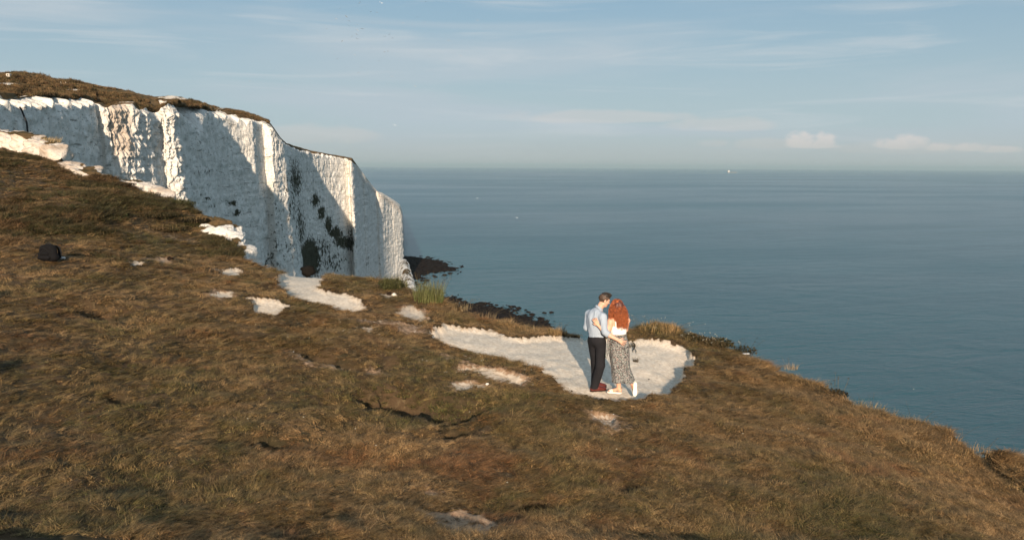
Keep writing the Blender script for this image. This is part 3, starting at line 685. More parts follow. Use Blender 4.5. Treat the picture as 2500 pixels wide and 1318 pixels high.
# ------------------------------------------------------------------ grass: tufts instanced by geometry nodes
def wind(x, y): return .5 + 1.1 * fbm(x * .45, y * .45, oct=3, seed=201) + .5 * fbm(x * 2.0, y * 2.0, oct=2, seed=211)
g_protos = [tuft_mesh('grass_tuft', 30, .120, .0085, .085, .45 + .14 * k, M['grass'], seed=300 + k, flop=(1.7, 2.0, 1.5, 1.0, 2.2, 1.8)[k], curl=1.0) for k in range(6)] + [tuft_mesh('herb_tuft', 16, .06, .026, .07, .1, M['scrub'], seed=340, flop=1.6, curl=.8)]
def sample(n_, Dmin, m0, m1, near_power):
    """random points, denser near the viewer"""
    m_ = rng.uniform(m0, m1, n_); e_ = edge_D(m_) + .05
    u_ = rng.uniform(0, 1, n_)
    d_ = (Dmin ** near_power + u_ * (e_ ** near_power - Dmin ** near_power)) ** (1 / near_power)
    return m_ * d_, d_, e_
x_, y_, e_ = sample(118000, 6.0, -.78, .78, .62)
z_, c_, s_ = surface(x_, y_)
cover = rng.uniform(0, 1, len(x_)) > np.clip(c_ * 1.05, 0, 1) * .97
bare = (rng.uniform(0, 1, len(x_)) < (1 - .93 * np.clip(s_ * 1.3 - .15, 0, 1)))
nb_ = scarp_face(x_, y_)
hole = ~((c_ > .15) & (rng.uniform(0, 1, len(x_)) < .80 + .195 * sstep(.3, .9, c_))) & (rng.uniform(0, 1, len(x_)) > nb_)
k = cover & bare & hole
x_, y_, z_, e_, s_, c_ = [q[k] for q in (x_, y_, z_, e_, s_, c_)]
hgt = .48 + .32 * fbm(x_ * 1.3, y_ * 1.3, oct=4, seed=230)
hgt *= 1 + .5 * sstep(.9, 0, (e_ - y_)) * rng.uniform(.6, 1.2, len(x_))
hgt *= 1 - .75 * sstep(0, .5, s_)
hgt *= 1 + .45 * sstep(3, 7, x_) * sstep(0, 1, 1.5 - np.abs(e_ - y_ - 1.0))
ds = np.clip(y_ / 12, .85, 2.1) ** .85
sc = np.stack([ds * np.clip(hgt, .5, 1.5) ** .5] * 2 + [ds ** .55 * np.clip(hgt, .3, 2.2)], 1)
dryness = .26 + .30 * sstep(4, 9, x_) + .5 * np.clip(s_, 0, 1) + .20 * fbm(x_ * .25, y_ * .25, oct=3, seed=240) - .15 * sstep(-2, -7, x_) * sstep(14, 9, y_)  # near-left term greens the turf to put that corner's darkness into its colour
for gx, gy, gw, gh, ga in [(230,520,120,50,.8),(420,590,110,30,.6),(120,690,120,40,.45),(620,860,180,60,.45),(1010,960,190,60,.55),(1080,870,120,40,.3),(1250,970,150,30,.4),(400,1010,260,90,.35),(700,1230,320,90,.5),(1350,1220,180,70,.5),(1560,930,90,40,.3),
                          (1700,860,60,30,.4),(2000,1020,120,40,.3),(2050,1200,160,70,.45),(870,690,90,25,.45),(300,1250,300,80,.45),(860,800,120,30,.2)]:
    c0, cx1, cy1 = unproj([(gx, gy), (gx + gw, gy), (gx, gy - gh)]); ax_, ay_ = abs(cx1[0] - c0[0]), abs(cy1[1] - c0[1]) + .3
    dryness = dryness - ga * np.exp(-((x_ - c0[0]) / ax_) ** 2 - ((y_ - c0[1]) / ay_) ** 2)
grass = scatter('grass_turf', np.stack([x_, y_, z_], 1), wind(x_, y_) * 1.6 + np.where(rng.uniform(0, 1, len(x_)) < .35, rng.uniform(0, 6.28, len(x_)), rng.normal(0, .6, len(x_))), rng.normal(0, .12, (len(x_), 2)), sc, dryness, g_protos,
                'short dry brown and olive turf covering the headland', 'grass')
hp_c = HILL_PTS[1]; n_h = len(hp_c)
scatter('hill_scrub', HILL_PTS[0], rng.uniform(0, 6.28, n_h), rng.normal(0, .2, (n_h, 2)), rng.uniform(.4, 1.0, n_h) * (1 + .8 * np.clip(hp_c, 0, 1)), rng.normal(0, .3, n_h) + .3, h_protos,
        'dark low scrub dotted over the top of the far cliff', 'scrub')
# rough scrub on the slope at the left
s_protos = [tuft_mesh('scrub_tuft', 70, .16, .013, .17, .3, M['scrub'], seed=330 + k, curl=.8, flop=1.8) for k in range(4)]
n_ = 26000
m_ = rng.uniform(-.75, -.33, n_); e_ = edge_D(m_); d_ = (rng.uniform(0, 1, n_) ** .8) * (e_ - 20.5) + 20.5
x_, y_ = m_ * d_, d_; z_, c_, s_ = surface(x_, y_)
clump = fbm(x_ * .33, y_ * .22, oct=4, seed=260)
k = (clump > .05) & (c_ < .3) & (rng.uniform(0, 1, n_) < sstep(.05, .5, clump) + sstep(3, 0, e_ - y_) * .5)
x_, y_, z_, clump = x_[k], y_[k], z_[k], clump[k]
scatter('heath_scrub', np.stack([x_, y_, z_], 1), rng.uniform(0, 6.28, k.sum()), rng.normal(0, .15, (k.sum(), 2)), rng.uniform(.6, 1.3, k.sum()) * (1 + clump * .6), rng.normal(-.22, .35, k.sum()) + 1.3 * fbm(x_ * .5, y_ * .35, oct=3, seed=270), s_protos,
        'dark rusty scrub and heather matted over the slope above the cliff', 'scrub')

# ------------------------------------------------------------------ bodies: smooth implicit surfaces meshed with surface nets
def field(prims, h, noise=None):
    pts = []
    for p in prims:
        if p[0] == 'cap': pts += [np.array(p[1]) - p[2], np.array(p[1]) + p[2], np.array(p[3]) - p[4], np.array(p[3]) + p[4]]
        elif p[0] == 'ell': r_ = max(p[2]); pts += [np.array(p[1]) - r_, np.array(p[1]) + r_]
    pts = np.array(pts); lo = pts.min(0) - .04; hi = pts.max(0) + .04; n3 = np.ceil((hi - lo) / h).astype(int) + 1
    G = np.full(n3, 1.0, np.float32); ax = [lo[i] + h * np.arange(n3[i]) for i in range(3)]
    for p in prims:
        k = p[-1] if isinstance(p[-1], float) else .02
        if p[0] == 'cap': a, ra, b, rb = np.array(p[1], float), p[2], np.array(p[3], float), p[4]; l_, u_ = np.minimum(a - ra, b - rb), np.maximum(a + ra, b + rb)
        elif p[0] == 'ell': c, rr, rot = np.array(p[1], float), np.array(p[2], float), p[3]; l_, u_ = c - rr.max(), c + rr.max()
        elif p[0] in ('cut', 'keep'):     # remove everything on the + side of a plane
            q, nrm = np.array(p[1], float), np.array(p[2], float); nrm /= np.linalg.norm(nrm)
            d = (ax[0][:, None, None] - q[0]) * nrm[0] + (ax[1][None, :, None] - q[1]) * nrm[1] + (ax[2][None, None, :] - q[2]) * nrm[2]
            G = np.maximum(G, d.astype(np.float32)); continue
        pad = k + 3 * h
        i0 = np.maximum(((l_ - pad - lo) / h).astype(int), 0); i1 = np.minimum(((u_ + pad - lo) / h).astype(int) + 2, n3)
        x, y, z = ax[0][i0[0]:i1[0], None, None], ax[1][None, i0[1]:i1[1], None], ax[2][None, None, i0[2]:i1[2]]
        if p[0] == 'cap':
            e = b - a; t_ = np.clip(((x - a[0]) * e[0] + (y - a[1]) * e[1] + (z - a[2]) * e[2]) / (e @ e + 1e-12), 0, 1)
            d = np.sqrt((x - a[0] - e[0] * t_) ** 2 + (y - a[1] - e[1] * t_) ** 2 + (z - a[2] - e[2] * t_) ** 2) - (ra + (rb - ra) * t_)
        else:
            q = [x - c[0], y - c[1], z - c[2]]
            Rm = np.array(rot); w = [sum(Rm[j, i] * q[j] for j in range(3)) / rr[i] for i in range(3)]
            ln_ = np.sqrt(w[0] ** 2 + w[1] ** 2 + w[2] ** 2); g_ = np.sqrt((w[0] / rr[0]) ** 2 + (w[1] / rr[1]) ** 2 + (w[2] / rr[2]) ** 2)
            d = ln_ * (ln_ - 1) / np.maximum(g_, 1e-6)
        sl = tuple(slice(i0[i], i1[i]) for i in range(3)); g = G[sl]; hh_ = np.maximum(k - np.abs(g - d), 0) / k
        G[sl] = np.minimum(g, d) - hh_ * hh_ * k * .25
    if noise is not None:
        G = G + noise(ax[0][:, None, None] + 0 * G, ax[1][None, :, None] + 0 * G, ax[2][None, None, :] + 0 * G).astype(np.float32)
    return G, lo
def nets(G, lo, h):
    I = G < 0; n0, n1, n2 = G.shape
    acc = np.zeros((n0 - 1, n1 - 1, n2 - 1, 3), np.float32); cnt = np.zeros((n0 - 1, n1 - 1, n2 - 1), np.float32)
    quads = []
    for ax in range(3):
        sA = [slice(None)] * 3; sB = [slice(None)] * 3; sA[ax] = slice(0, -1); sB[ax] = slice(1, None)
        a, b = G[tuple(sA)], G[tuple(sB)]; cr = I[tuple(sA)] != I[tuple(sB)]
        idx = np.argwhere(cr); 
        if not len(idx): continue
        va, vb = a[cr], b[cr]; t_ = va / (va - vb); pos = idx.astype(np.float32); pos[:, ax] += t_
        o1, o2 = [(1, 2), (2, 0), (0, 1)][ax]
        cells = []
        for d1, d2 in ((-1, -1), (0, -1), (0, 0), (-1, 0)):
            c = idx.copy(); c[:, o1] += d1; c[:, o2] += d2; cells.append(c)
        ok = np.ones(len(idx), bool)
        for c in cells: ok &= ((c >= 0) & (c < np.array(acc.shape[:3]))).all(1)
        for c in cells: np.add.at(acc, tuple(c[ok].T), pos[ok]); np.add.at(cnt, tuple(c[ok].T), 1)
        q = np.stack([np.ravel_multi_index(tuple(c[ok].T), acc.shape[:3]) for c in cells], 1)
        flip = va[ok] > 0; q[flip] = q[flip][:, ::-1]; quads.append(q)
    q = np.vstack(quads); used = np.unique(q); rem = np.full(cnt.size, -1); rem[used] = np.arange(len(used))
    V = acc.reshape(-1, 3)[used] / cnt.ravel()[used][:, None] * h + lo
    return V, rem[q]
def implicit(name, prims, h, mat, parent, noise=None, smooth_it=1):
    G, lo = field(prims, h, noise); V, q = nets(G, lo, h)
    o = mesh(name, V, q, mat, True, parent)
    return o
def cap(a, ra, b, rb, k=.02): return ('cap', a, ra, b, rb, float(k))
def rotm(yaw=0, pitch=0, roll=0):
    return np.array(Matrix.Rotation(yaw, 3, 'Z') @ Matrix.Rotation(pitch, 3, 'Y') @ Matrix.Rotation(roll, 3, 'X'))
def ell(c, r, rot=None, k=.02): return ('ell', c, r, np.eye(3) if rot is None else rot, float(k))
def tubes(name, paths, rad_, sides, mat, parent, kind=None):
    """many thin tubes in one mesh; each path is (n,3)"""
    V, Fs, T = [], [], []
    for pth in paths:
        pth = np.asarray(pth, float); tg = np.gradient(pth, axis=0); tg /= np.linalg.norm(tg, axis=1)[:, None] + 1e-9
        up = np.array([.3, .2, .93]); u_ = np.cross(tg, up); u_ /= np.linalg.norm(u_, axis=1)[:, None] + 1e-9; w_ = np.cross(tg, u_)
        nn = len(pth); rr = np.broadcast_to(rad_(np.linspace(0, 1, nn)) if callable(rad_) else rad_, (nn,))
        an = np.arange(sides) / sides * 2 * math.pi; b = len(V)
        ring = pth[:, None] + rr[:, None, None] * (np.cos(an)[None, :, None] * u_[:, None] + np.sin(an)[None, :, None] * w_[:, None])
        V.extend(ring.reshape(-1, 3)); T.extend(np.repeat(np.linspace(0, 1, nn), sides)); Fs.append(grid_faces(nn, sides, True) + b)
    o = mesh(name, np.array(V), np.vstack(Fs), mat, True, parent, attrs={'tip': np.array(T)})
    if kind: o['kind'] = kind
    return o
def finger_set(wrist, direction, palm_n, side, L_=.185, curl=.35, spread=.16, thumb_side=1):
    """palm and five separate fingers as capsules. direction: wrist->fingers, palm_n: out of the palm, side: towards the thumb"""
    w = np.array(wrist, float); d = np.array(direction, float); d /= np.linalg.norm(d); n_ = np.array(palm_n, float); n_ -= d * (n_ @ d); n_ /= np.linalg.norm(n_)
    s = np.cross(d, n_); s = s if s @ np.array(side, float) > 0 else -s
    pr = []; pl = L_ * .48
    for q in (-1.35, -.45, .45, 1.35):
        pr.append(cap(w + s * q * .009 + d * .01, .013, w + d * pl + s * q * .0205, .0115, .012))
    lens = [.36, .43, .46, .42]
    for i, q in enumerate((-1.5, -.5, .5, 1.5)):
        b = w + d * pl + s * q * .0205; a0 = 0.1 + curl * .3; fd = d * math.cos(a0) + n_ * math.sin(a0) + s * q * spread * .6; fd /= np.linalg.norm(fd)
        l_ = L_ * lens[i]; p1 = b + fd * l_ * .45; a1 = curl; fd2 = fd * math.cos(a1) + n_ * math.sin(a1); p2 = p1 + fd2 * l_ * .32; fd3 = fd2 * math.cos(a1) + n_ * math.sin(a1); p3 = p2 + fd3 * l_ * .23
        pr += [cap(b, .0095, p1, .0088, .004), cap(p1, .0088, p2, .008, .004), cap(p2, .008, p3, .0068, .004)]
    tb = w + d * L_ * .16 + s * .022; td = d * .72 + s * .68 + n_ * .25; td /= np.linalg.norm(td); t1 = tb + td * L_ * .24; td2 = td * .85 + d * .5; td2 /= np.linalg.norm(td2)
    pr += [cap(w + s * .008 + d * .015, .014, tb, .013, .01), cap(tb, .0125, t1, .0105, .008), cap(t1, .0102, t1 + td2 * L_ * .18, .0082, .004)]
    return pr
def head_prims(c, fwd, up, sc_=1.0, k=.02):
    """skull, face, nose, lips, brow, ears; returns primitives and the local frame"""
    c = np.array(c, float); f = np.array(fwd, float); f /= np.linalg.norm(f); u_ = np.array(up, float); u_ -= f * (u_ @ f); u_ /= np.linalg.norm(u_); r_ = np.cross(f, u_)
    L = lambda x, y, z: c + (f * x + r_ * y + u_ * z) * sc_          # x forward, y to its right, z up
    Rm = np.stack([f, r_, u_], 1); E = lambda p, r, k_=.015: ell(L(*p), tuple(q * sc_ for q in r), Rm, k_)
    pr = [E((-.012, 0, .030), (.096, .076, .088), .02), E((.028, 0, -.030), (.060, .058, .082), .03), E((.058, 0, -.088), (.026, .026, .022), .025),
          cap(L(.0, .045, -.07), .020, L(.055, .012, -.092), .016, .02), cap(L(.0, -.045, -.07), .020, L(.055, -.012, -.092), .016, .02),
          cap(L(.082, 0, .008), .009, L(.104, 0, -.026), .0115, .012), E((.098, .010, -.029), (.009, .008, .006), .006), E((.098, -.010, -.029), (.009, .008, .006), .006),
          E((.084, 0, -.050), (.010, .022, .006), .006), E((.083, 0, -.061), (.010, .020, .007), .006), cap(L(.080, .038, .024), .009, L(.086, -.038, .024), .009, .012),
          E((.058, .040, -.022), (.022, .018, .020), .02), E((.058, -.040, -.022), (.022, .018, .020), .02)]
    for sg in (1, -1):
        pr += [E((-.008, .076 * sg, -.006), (.017, .008, .030), .006), cap(L(-.006, .081 * sg, -.026), .006, L(-.002, .078 * sg, -.036), .005, .004)]
    return pr, L, Rm
def eyes(L, Rm, sc_, parent, mw, mi):
    for sg in (1, -1):
        for nm, x, r_, mt in (('eye', .070, .0125, mw), ('iris', .0765, .0068, mi)):
            G, lo = field([ell(L(x, .031 * sg, .006), (r_ * sc_,) * 3)], .0025); V, q = nets(G, lo, .0025); o = mesh(nm, V, q, mt, True, parent)
def sphere_mesh(name, c, r, mat, parent, seg=12, rings=8):
    th_ = np.linspace(0, math.pi, rings + 1); ph = np.linspace(0, 2 * math.pi, seg + 1)[:-1]
    r = np.broadcast_to(np.array(r, float), (3,))
    V = np.stack([np.sin(th_)[:, None] * np.cos(ph)[None] * r[0], np.sin(th_)[:, None] * np.sin(ph)[None] * r[1], np.cos(th_)[:, None] * np.ones(seg)[None] * r[2]], -1).reshape(-1, 3) + np.array(c)
    return mesh(name, V, grid_faces(rings + 1, seg, True), mat, True, parent)
def m_skin(name, c1):
    m = simple(name, c1, .55, .08, 25, .0006); b = m.node_tree.nodes['Principled BSDF']
    b.inputs['Subsurface Weight'].default_value = .15; b.inputs['Subsurface Radius'].default_value = (.012, .005, .003); b.inputs['Subsurface Scale'].default_value = .6
    return m
def m_cloth(name, c1, var=.1, weave=600, rough=.9, fold=9, foldd=.012):
    m, t = material(name); v = t.new('ShaderNodeTexCoord').outputs['Object']
    n = t.noise(v, 3.5, 4); f = t.noise(t.vm('MULTIPLY', v, (1.2, 1.2, .45)), fold, 3, .5, .7); w = t.noise(v, weave, 2)
    t.l.new(t.mix(t.rng(n, .3, .7), tuple(q * (1 - var) for q in c1), tuple(min(1, q * (1 + var)) for q in c1)), t.b.inputs['Base Color'])
    t.b.inputs['Roughness'].default_value = rough; t.b.inputs['Specular IOR Level'].default_value = .2
    b1 = t.bump(f, foldd); t.l.new(t.bump(w, .0006, 1, b1), t.b.inputs['Normal'])
    return m
def m_skirt():
    m, t = material('patterned_skirt_cloth'); v = t.new('ShaderNodeTexCoord').outputs['Object']
    q = t.vm('ADD', v, t.vm('MULTIPLY', t.noise(v, 60, 2, out=1), (.012, .012, .012)))
    d = t.vor(q, 88); cell = t.vor(q, 88, out=1)
    hs = t.new('ShaderNodeSeparateXYZ'); t.l.new(cell, hs.inputs[0])
    f = t.m('MULTIPLY', t.rng(d, .46, .60, 1, 0), t.rng(hs.outputs[0], .10, .14))
    pat = t.mix(t.rng(hs.outputs[1], .80, .86), (.33, .33, .32), (.32, .19, .17))
    pat = t.mix(t.rng(hs.outputs[2], .84, .9), pat, (.30, .38, .34))
    c = t.mix(f, (.018, .018, .020), pat)
    t.l.new(c, t.b.inputs['Base Color']); t.b.inputs['Roughness'].default_value = .85; t.b.inputs['Specular IOR Level'].default_value = .2
    return m
def m_hair(name, c1, c2):
    m, t = material(name); v = t.new('ShaderNodeTexCoord').outputs['Object']; n = t.noise(v, 26, 4, .7)
    tip = t.attr('tip'); c = t.mix(t.rng(n, .3, .7), c1, c2); c = t.mix(t.m('MULTIPLY', t.rng(tip, .5, 1), .35), c, tuple(min(1, q * 1.5) for q in c2))
    t.l.new(c, t.b.inputs['Base Color']); t.b.inputs['Roughness'].default_value = .55; t.b.inputs['Specular IOR Level'].default_value = .5
    return m
M['skin_m'] = m_skin('fair_skin', (.60, .36, .26)); M['skin_w'] = m_skin('warm_skin', (.62, .35, .24))
M['shirt'] = m_cloth('pale_blue_shirt_cloth', (.32, .38, .46), .05, fold=7, foldd=.03)
M['trousers'] = m_cloth('black_trouser_cloth', (.014, .014, .017), .2, fold=5, foldd=.02)
M['skirt'] = m_skirt(); M['top'] = m_cloth('white_top_cloth', (.86, .83, .78), .04, fold=12, foldd=.006)
M['red_hair'] = m_hair('copper_hair', (.085, .018, .007), (.46, .13, .040)); M['red_dark'] = m_hair('dark_copper_hair', (.05, .014, .008), (.11, .025, .012)); M['dark_hair'] = m_hair('dark_brown_hair', (.010, .007, .006), (.026, .017, .012))  # the darker copper covers the hair base and crown
M['fade_hair'] = m_hair('short_cropped_hair', (.050, .030, .020), (.11, .064, .042))
M['shoe'] = simple('oxblood_leather', (.085, .014, .009), .35, .2, 20, 0, .6); M['sole'] = simple('white_rubber', (.80, .74, .64), .7, .04, 60)
M['strap'] = simple('white_strap', (.8, .77, .72), .6, .04, 60); M['eye_white'] = simple('eye_white', (.8, .78, .75), .3, .02); M['iris'] = simple('iris_brown', (.05, .03, .02), .3, .1)
M['darksole'] = simple('dark_sole', (.008, .007, .006), .9, .2, 30, 0, .1); M['insole'] = simple('tan_insole', (.25, .14, .09), .7, .2)

A3 = lambda *q: np.array(q, float)
# origin of the pair: between the man's feet
Ds_ = np.linspace(12.8, 15.5, 500); ray_ = np.array([P(1452, 953, d) for d in Ds_]); gz_ = ground_at(ray_[:, 0], ray_[:, 1])
D_pair = float(Ds_[np.argmax(ray_[:, 2] < gz_ + .005)]); o3 = P(1452, 953, D_pair); gz = float(ground_at(o3[0], o3[1])[0]); o3[2] = gz
print('pair ground', gz - CZ, 'D', D_pair)

# ---- the man
man = empty('person', (o3[0], o3[1], gz)); man.scale = (1.045,) * 3; tag(man, 'man in pale blue shirt and black trousers with his arm round the red haired woman', 'person')
fy = R(45); fwd = A3(math.cos(fy), math.sin(fy), 0); rgt = A3(math.sin(fy), -math.cos(fy), 0); UP = A3(0, 0, 1)
Tm = np.stack([fwd, rgt, UP], 1)
hf = A3(math.cos(R(12)), math.sin(R(12)), -.38); hc = A3(.145, .04, 1.655)
hp, LM, RM = head_prims(hc, hf, (.15, 0, 1), 1.0)
nb = A3(.028, .03, 1.47)
shR, shL = A3(.100, -.130, 1.385), A3(-.105, .15, 1.385)
elR, wrR = A3(.135, -.245, 1.125), A3(.345, -.30, 1.01)
elL, wrL = A3(-.150, .17, 1.13), A3(.03, .40, 1.08)
hipR, hipL = A3(.085, -.055, .90), A3(-.035, .07, .90)
knR, knL = A3(.085, -.05, .49), A3(.02, .13, .49)
anR, anL = A3(-.015, -.03, .09), A3(.015, .19, .09)
def leg(hip, kn, an, a, b, c, k=.03): cf = kn * .66 + an * .34 + A3(0, -.008, 0); return [cap(hip, a, kn, b, k), cap(kn, b, cf, b * .93, k), cap(cf, b * .93, an, c, k)]
body = hp + [cap(nb + A3(-.005, 0, -.04), .066, hc + A3(-.045, 0, -.07), .056, .03), cap(shL, .055, nb + A3(0, 0, -.02), .06, .05), cap(shR, .055, nb + A3(0, 0, -.02), .06, .05),
    ell((0, .01, 1.30), (.112, .165, .17), Tm, .05), ell((.01, .0, 1.08), (.10, .138, .14), Tm, .06), ell((.02, 0, .95), (.108, .15, .12), Tm, .05),
    cap(shR, .052, elR, .041, .03), cap(elR, .042, elR * .6 + wrR * .4, .042, .02), cap(elR * .6 + wrR * .4, .042, wrR, .027, .02), cap(shL, .052, elL, .041, .03), cap(elL, .041, wrL, .027, .02)]
body += leg(hipR, knR, anR, .080, .052, .036) + leg(hipL, knL, anL, .080, .052, .036)
body += finger_set(wrR, A3(.80, .0, -.42), A3(.1, 1, 0), A3(.35, 0, .9), .195, .22, .30)
body += finger_set(wrL, A3(.8, -.2, -.2), A3(0, -1, 0), A3(0, 0, 1), .185, .4)
body += [cap(anR, .034, anR + A3(.0, .0, -.045), .03, .02), cap(anR + A3(0, 0, -.045), .03, anR + A3(.13, .03, -.055), .02, .02), cap(anL, .034, anL + A3(.0, .0, -.045), .03, .02), cap(anL + A3(0, 0, -.045), .03, anL + A3(.13, .04, -.055), .02, .02)]
implicit('body', body, .006, M['skin_m'], man)
def folds(amp, fr, seed, zs=.45): 
    return lambda x, y, z: amp * (vnoise(x * fr, y * fr, z * fr * zs, seed) + .5 * vnoise(x * fr * 2.1, y * fr * 2.1, z * fr * 2.1 * zs, seed + 1))
mid = (elR * .80 + wrR * .20)
shirt = [cap(shL, .068, nb + A3(-.01, 0, -.03), .072, .05), cap(shR, .066, nb + A3(-.01, 0, -.03), .072, .05), ell((-.005, .01, 1.30), (.130, .185, .19), Tm, .05), ell((.002, .0, 1.12), (.120, .158, .17), Tm, .07),
         ell((.015, 0, 1.01), (.116, .152, .07), Tm, .03), cap(shR, .070, elR, .060, .03), cap(elR, .060, mid, .056, .02), cap(shL, .070, elL, .060, .03), cap(elL, .060, elL * .75 + wrL * .25, .055, .02),
         ('cut', (0, 0, .992), (0, 0, -1)), ('cut', tuple(nb + (hc - nb) * .28), tuple(hc - nb + A3(0, 0, .1)))]
implicit('shirt', shirt, .007, M['shirt'], man, folds(.0075, 13, 5))
# collar band standing round the neck, with a fold
an_ = np.linspace(0, 2 * math.pi, 41)[:-1]; rows = []
ctr = nb + (hc - nb) * .22; axis = (hc - nb) / np.linalg.norm(hc - nb); e1 = fwd - axis * (fwd @ axis); e1 /= np.linalg.norm(e1); e2 = np.cross(axis, e1)
for r0, hgt_ in ((.068, -.028), (.069, .012), (.071, .020), (.078, .012), (.088, -.022), (.084, -.024), (.076, .006)):
    rows.append([ctr + (e1 * math.cos(a) * (1.12 if math.cos(a) > 0 else 1.0) + e2 * math.sin(a)) * r0 + axis * (hgt_ - (.018 if hgt_ < -.02 else 0) * max(0, math.cos(a)) - .012 * math.cos(a)) for a in an_])
mesh('collar', np.array(rows).reshape(-1, 3), grid_faces(7, 40, True), M['shirt'], True, man)
cuff_d = wrR - elR; cuff_d = cuff_d / np.linalg.norm(cuff_d)
implicit('cuff', [cap(mid - cuff_d * .012, .061, mid + cuff_d * .022, .060, .01), ('cut', tuple(mid + cuff_d * .024), tuple(cuff_d)), ('cut', tuple(mid - cuff_d * .03), tuple(-cuff_d))], .005, M['shirt'], man)
trs = [ell((.02, 0, .95), (.130, .170, .15), Tm, .05)] + [cap(hipR, .102, knR, .084, .03), cap(knR, .084, anR + A3(0, 0, -.02), .068, .03), cap(hipL, .102, knL, .084, .03), cap(knL, .084, anL + A3(0, 0, -.02), .068, .03),
       ('cut', (0, 0, 1.02), (0, 0, 1)), ('cut', (0, 0, .05), (0, 0, -1))]
implicit('trousers', trs, .008, M['trousers'], man, folds(.007, 9, 9, .35))
def shoe(an, ang, parent):
    d = A3(math.cos(ang), math.sin(ang), 0); s_ = A3(-math.sin(ang), math.cos(ang), 0); hl = A3(an[0], an[1], 0) - d * .05; Rm = np.stack([d, s_, UP], 1)
    o = implicit('shoe', [ell(hl + d * .03 + UP * .05, (.055, .038, .05), Rm, .03), ell(hl + d * .10 + UP * .055, (.09, .043, .050), Rm, .03), ell(hl + d * .15 + UP * .045, (.10, .043, .042), Rm, .03), ell(hl + d * .225 + UP * .034, (.065, .044, .030), Rm, .03),
        cap(hl + d * .02 + UP * .03, .034, hl + d * .24 + UP * .028, .028, .02), ('cut', tuple(hl + UP * .012), (0, 0, -1)), ('cut', tuple(hl + UP * .105), (0, 0, 1))], .005, M['shoe'], parent)
    pts = [(x_s, w_s) for x_s, w_s in ((-.026, .018), (0, .034), (.05, .036), (.12, .036), (.18, .046), (.24, .044), (.285, .022))]
    out = [hl + d * a + s_ * w for a, w in pts] + [hl + d * a - s_ * w for a, w in reversed(pts)]
    V = [q + UP * .0 for q in out] + [q + UP * .016 for q in out]; n_o = len(out)
    mesh('sole', V, [tuple(range(n_o))[::-1], tuple(range(n_o, 2 * n_o))] + [(i, (i + 1) % n_o, n_o + (i + 1) % n_o, n_o + i) for i in range(n_o)], M['darksole'], False, o)
shoe(anR, R(14), man); shoe(anL, R(16), man)
# short hair: cropped sides, longer dark top
E = lambda p, r, k_=.015: ell(LM(*p), r, RM, k_)
fr_ = RM[:, 0]; upv = RM[:, 2]
implicit('hair', [E((-.016, 0, .030), (.0985, .0795, .0925)), ('cut', tuple(LM(.052, 0, .045)), tuple(fr_ - .75 * upv)), ('cut', tuple(LM(-.03, 0, -.045)), tuple(-upv + .25 * fr_))], .004, M['fade_hair'], man, folds(.0012, 90, 12, 1))
pr = [E((-.010, 0, .052), (.098, .074, .084), .01), E((.035, 0, .105), (.050, .050, .028), .02), ('cut', tuple(LM(.078, 0, .06)), tuple(fr_ - .2 * upv)), ('cut', tuple(LM(-.0, 0, .060)), tuple(-upv - .45 * fr_))]
implicit('hair_top', pr, .004, M['dark_hair'], man, folds(.005, 60, 15, 1))
sp = []
for i in range(900):
    a, b = random.uniform(0, 6.28), random.uniform(0, 1) ** .5; x_h, y_h = .085 * b * math.cos(a) + .0, .062 * b * math.sin(a)
    z_h = .052 + .084 * math.sqrt(max(0, 1 - (x_h / .1) ** 2 - (y_h / .078) ** 2)); p0 = LM(x_h, y_h, z_h - .01); dr = LM(x_h + random.gauss(.016, .008), y_h * 1.08 + random.gauss(0, .006), z_h + random.uniform(.004, .016) + .012 * (x_h > .03))
    sp.append(np.linspace(p0, dr, 3))
sp2 = []
for i in range(1800):
    a, b = random.uniform(0, 6.28), math.acos(random.uniform(-.35, .85)); v = A3(math.sin(b) * math.cos(a), math.sin(b) * math.sin(a), math.cos(b)); q = LM(-.016 + v[0] * .098, v[1] * .079, .030 + v[2] * .092)
    if (q - LM(.052, 0, .045)) @ (fr_ - .75 * upv) > -.004 or (q - LM(-.03, 0, -.045)) @ (-upv + .25 * fr_) > 0: continue
    sp2.append(np.array([q, q + RM @ (v * .003 + A3(-.002, 0, -.009))]))
tubes('short_hair_strands', sp2, .0011, 3, M['dark_hair'], man)
tubes('hair_strands', sp, lambda t_: .0026 * (1 - .7 * t_), 3, M['dark_hair'], man)
eyes(LM, RM, 1.0, man, M['eye_white'], M['iris'])
for sg in (1, -1): tubes('eyebrow', [np.array([LM(.088, .018 * sg, .027), LM(.086, .033 * sg, .033), LM(.076, .047 * sg, .030)])], .0032, 5, M['dark_hair'], man)

# ---- the woman
wo_p = empty('person', (o3[0], o3[1], gz)); wo_p.scale = (1.045,) * 3; tag(wo_p, 'woman with long curly red hair in white strap top and patterned midi skirt', 'person')
wy = R(112); wf = A3(math.cos(wy), math.sin(wy), 0); wr_ = A3(math.sin(wy), -math.cos(wy), 0); Tw = np.stack([wf, wr_, UP], 1)
whc = A3(.355, -.02, 1.55); whf = A3(-.80, .60, -.02); hp, LW, RW = head_prims(whc, whf, (-.12, 0, 1), .95)
wn = A3(.395, -.07, 1.37)
wsL, wsR = A3(.245, -.115, 1.305), A3(.545, -.03, 1.30)
weL, wwL = A3(.165, -.215, 1.085), A3(.025, -.215, 1.235)
weR, wwR = A3(.555, .14, 1.10), A3(.45, .27, 1.20)
whL, whR = A3(.335, -.12, .86), A3(.49, -.09, .86)
wkL, wkR = A3(.385, -.15, .47), A3(.505, -.14, .47)
waL, waR = A3(.415, -.15, .085), A3(.640, -.225, .195)
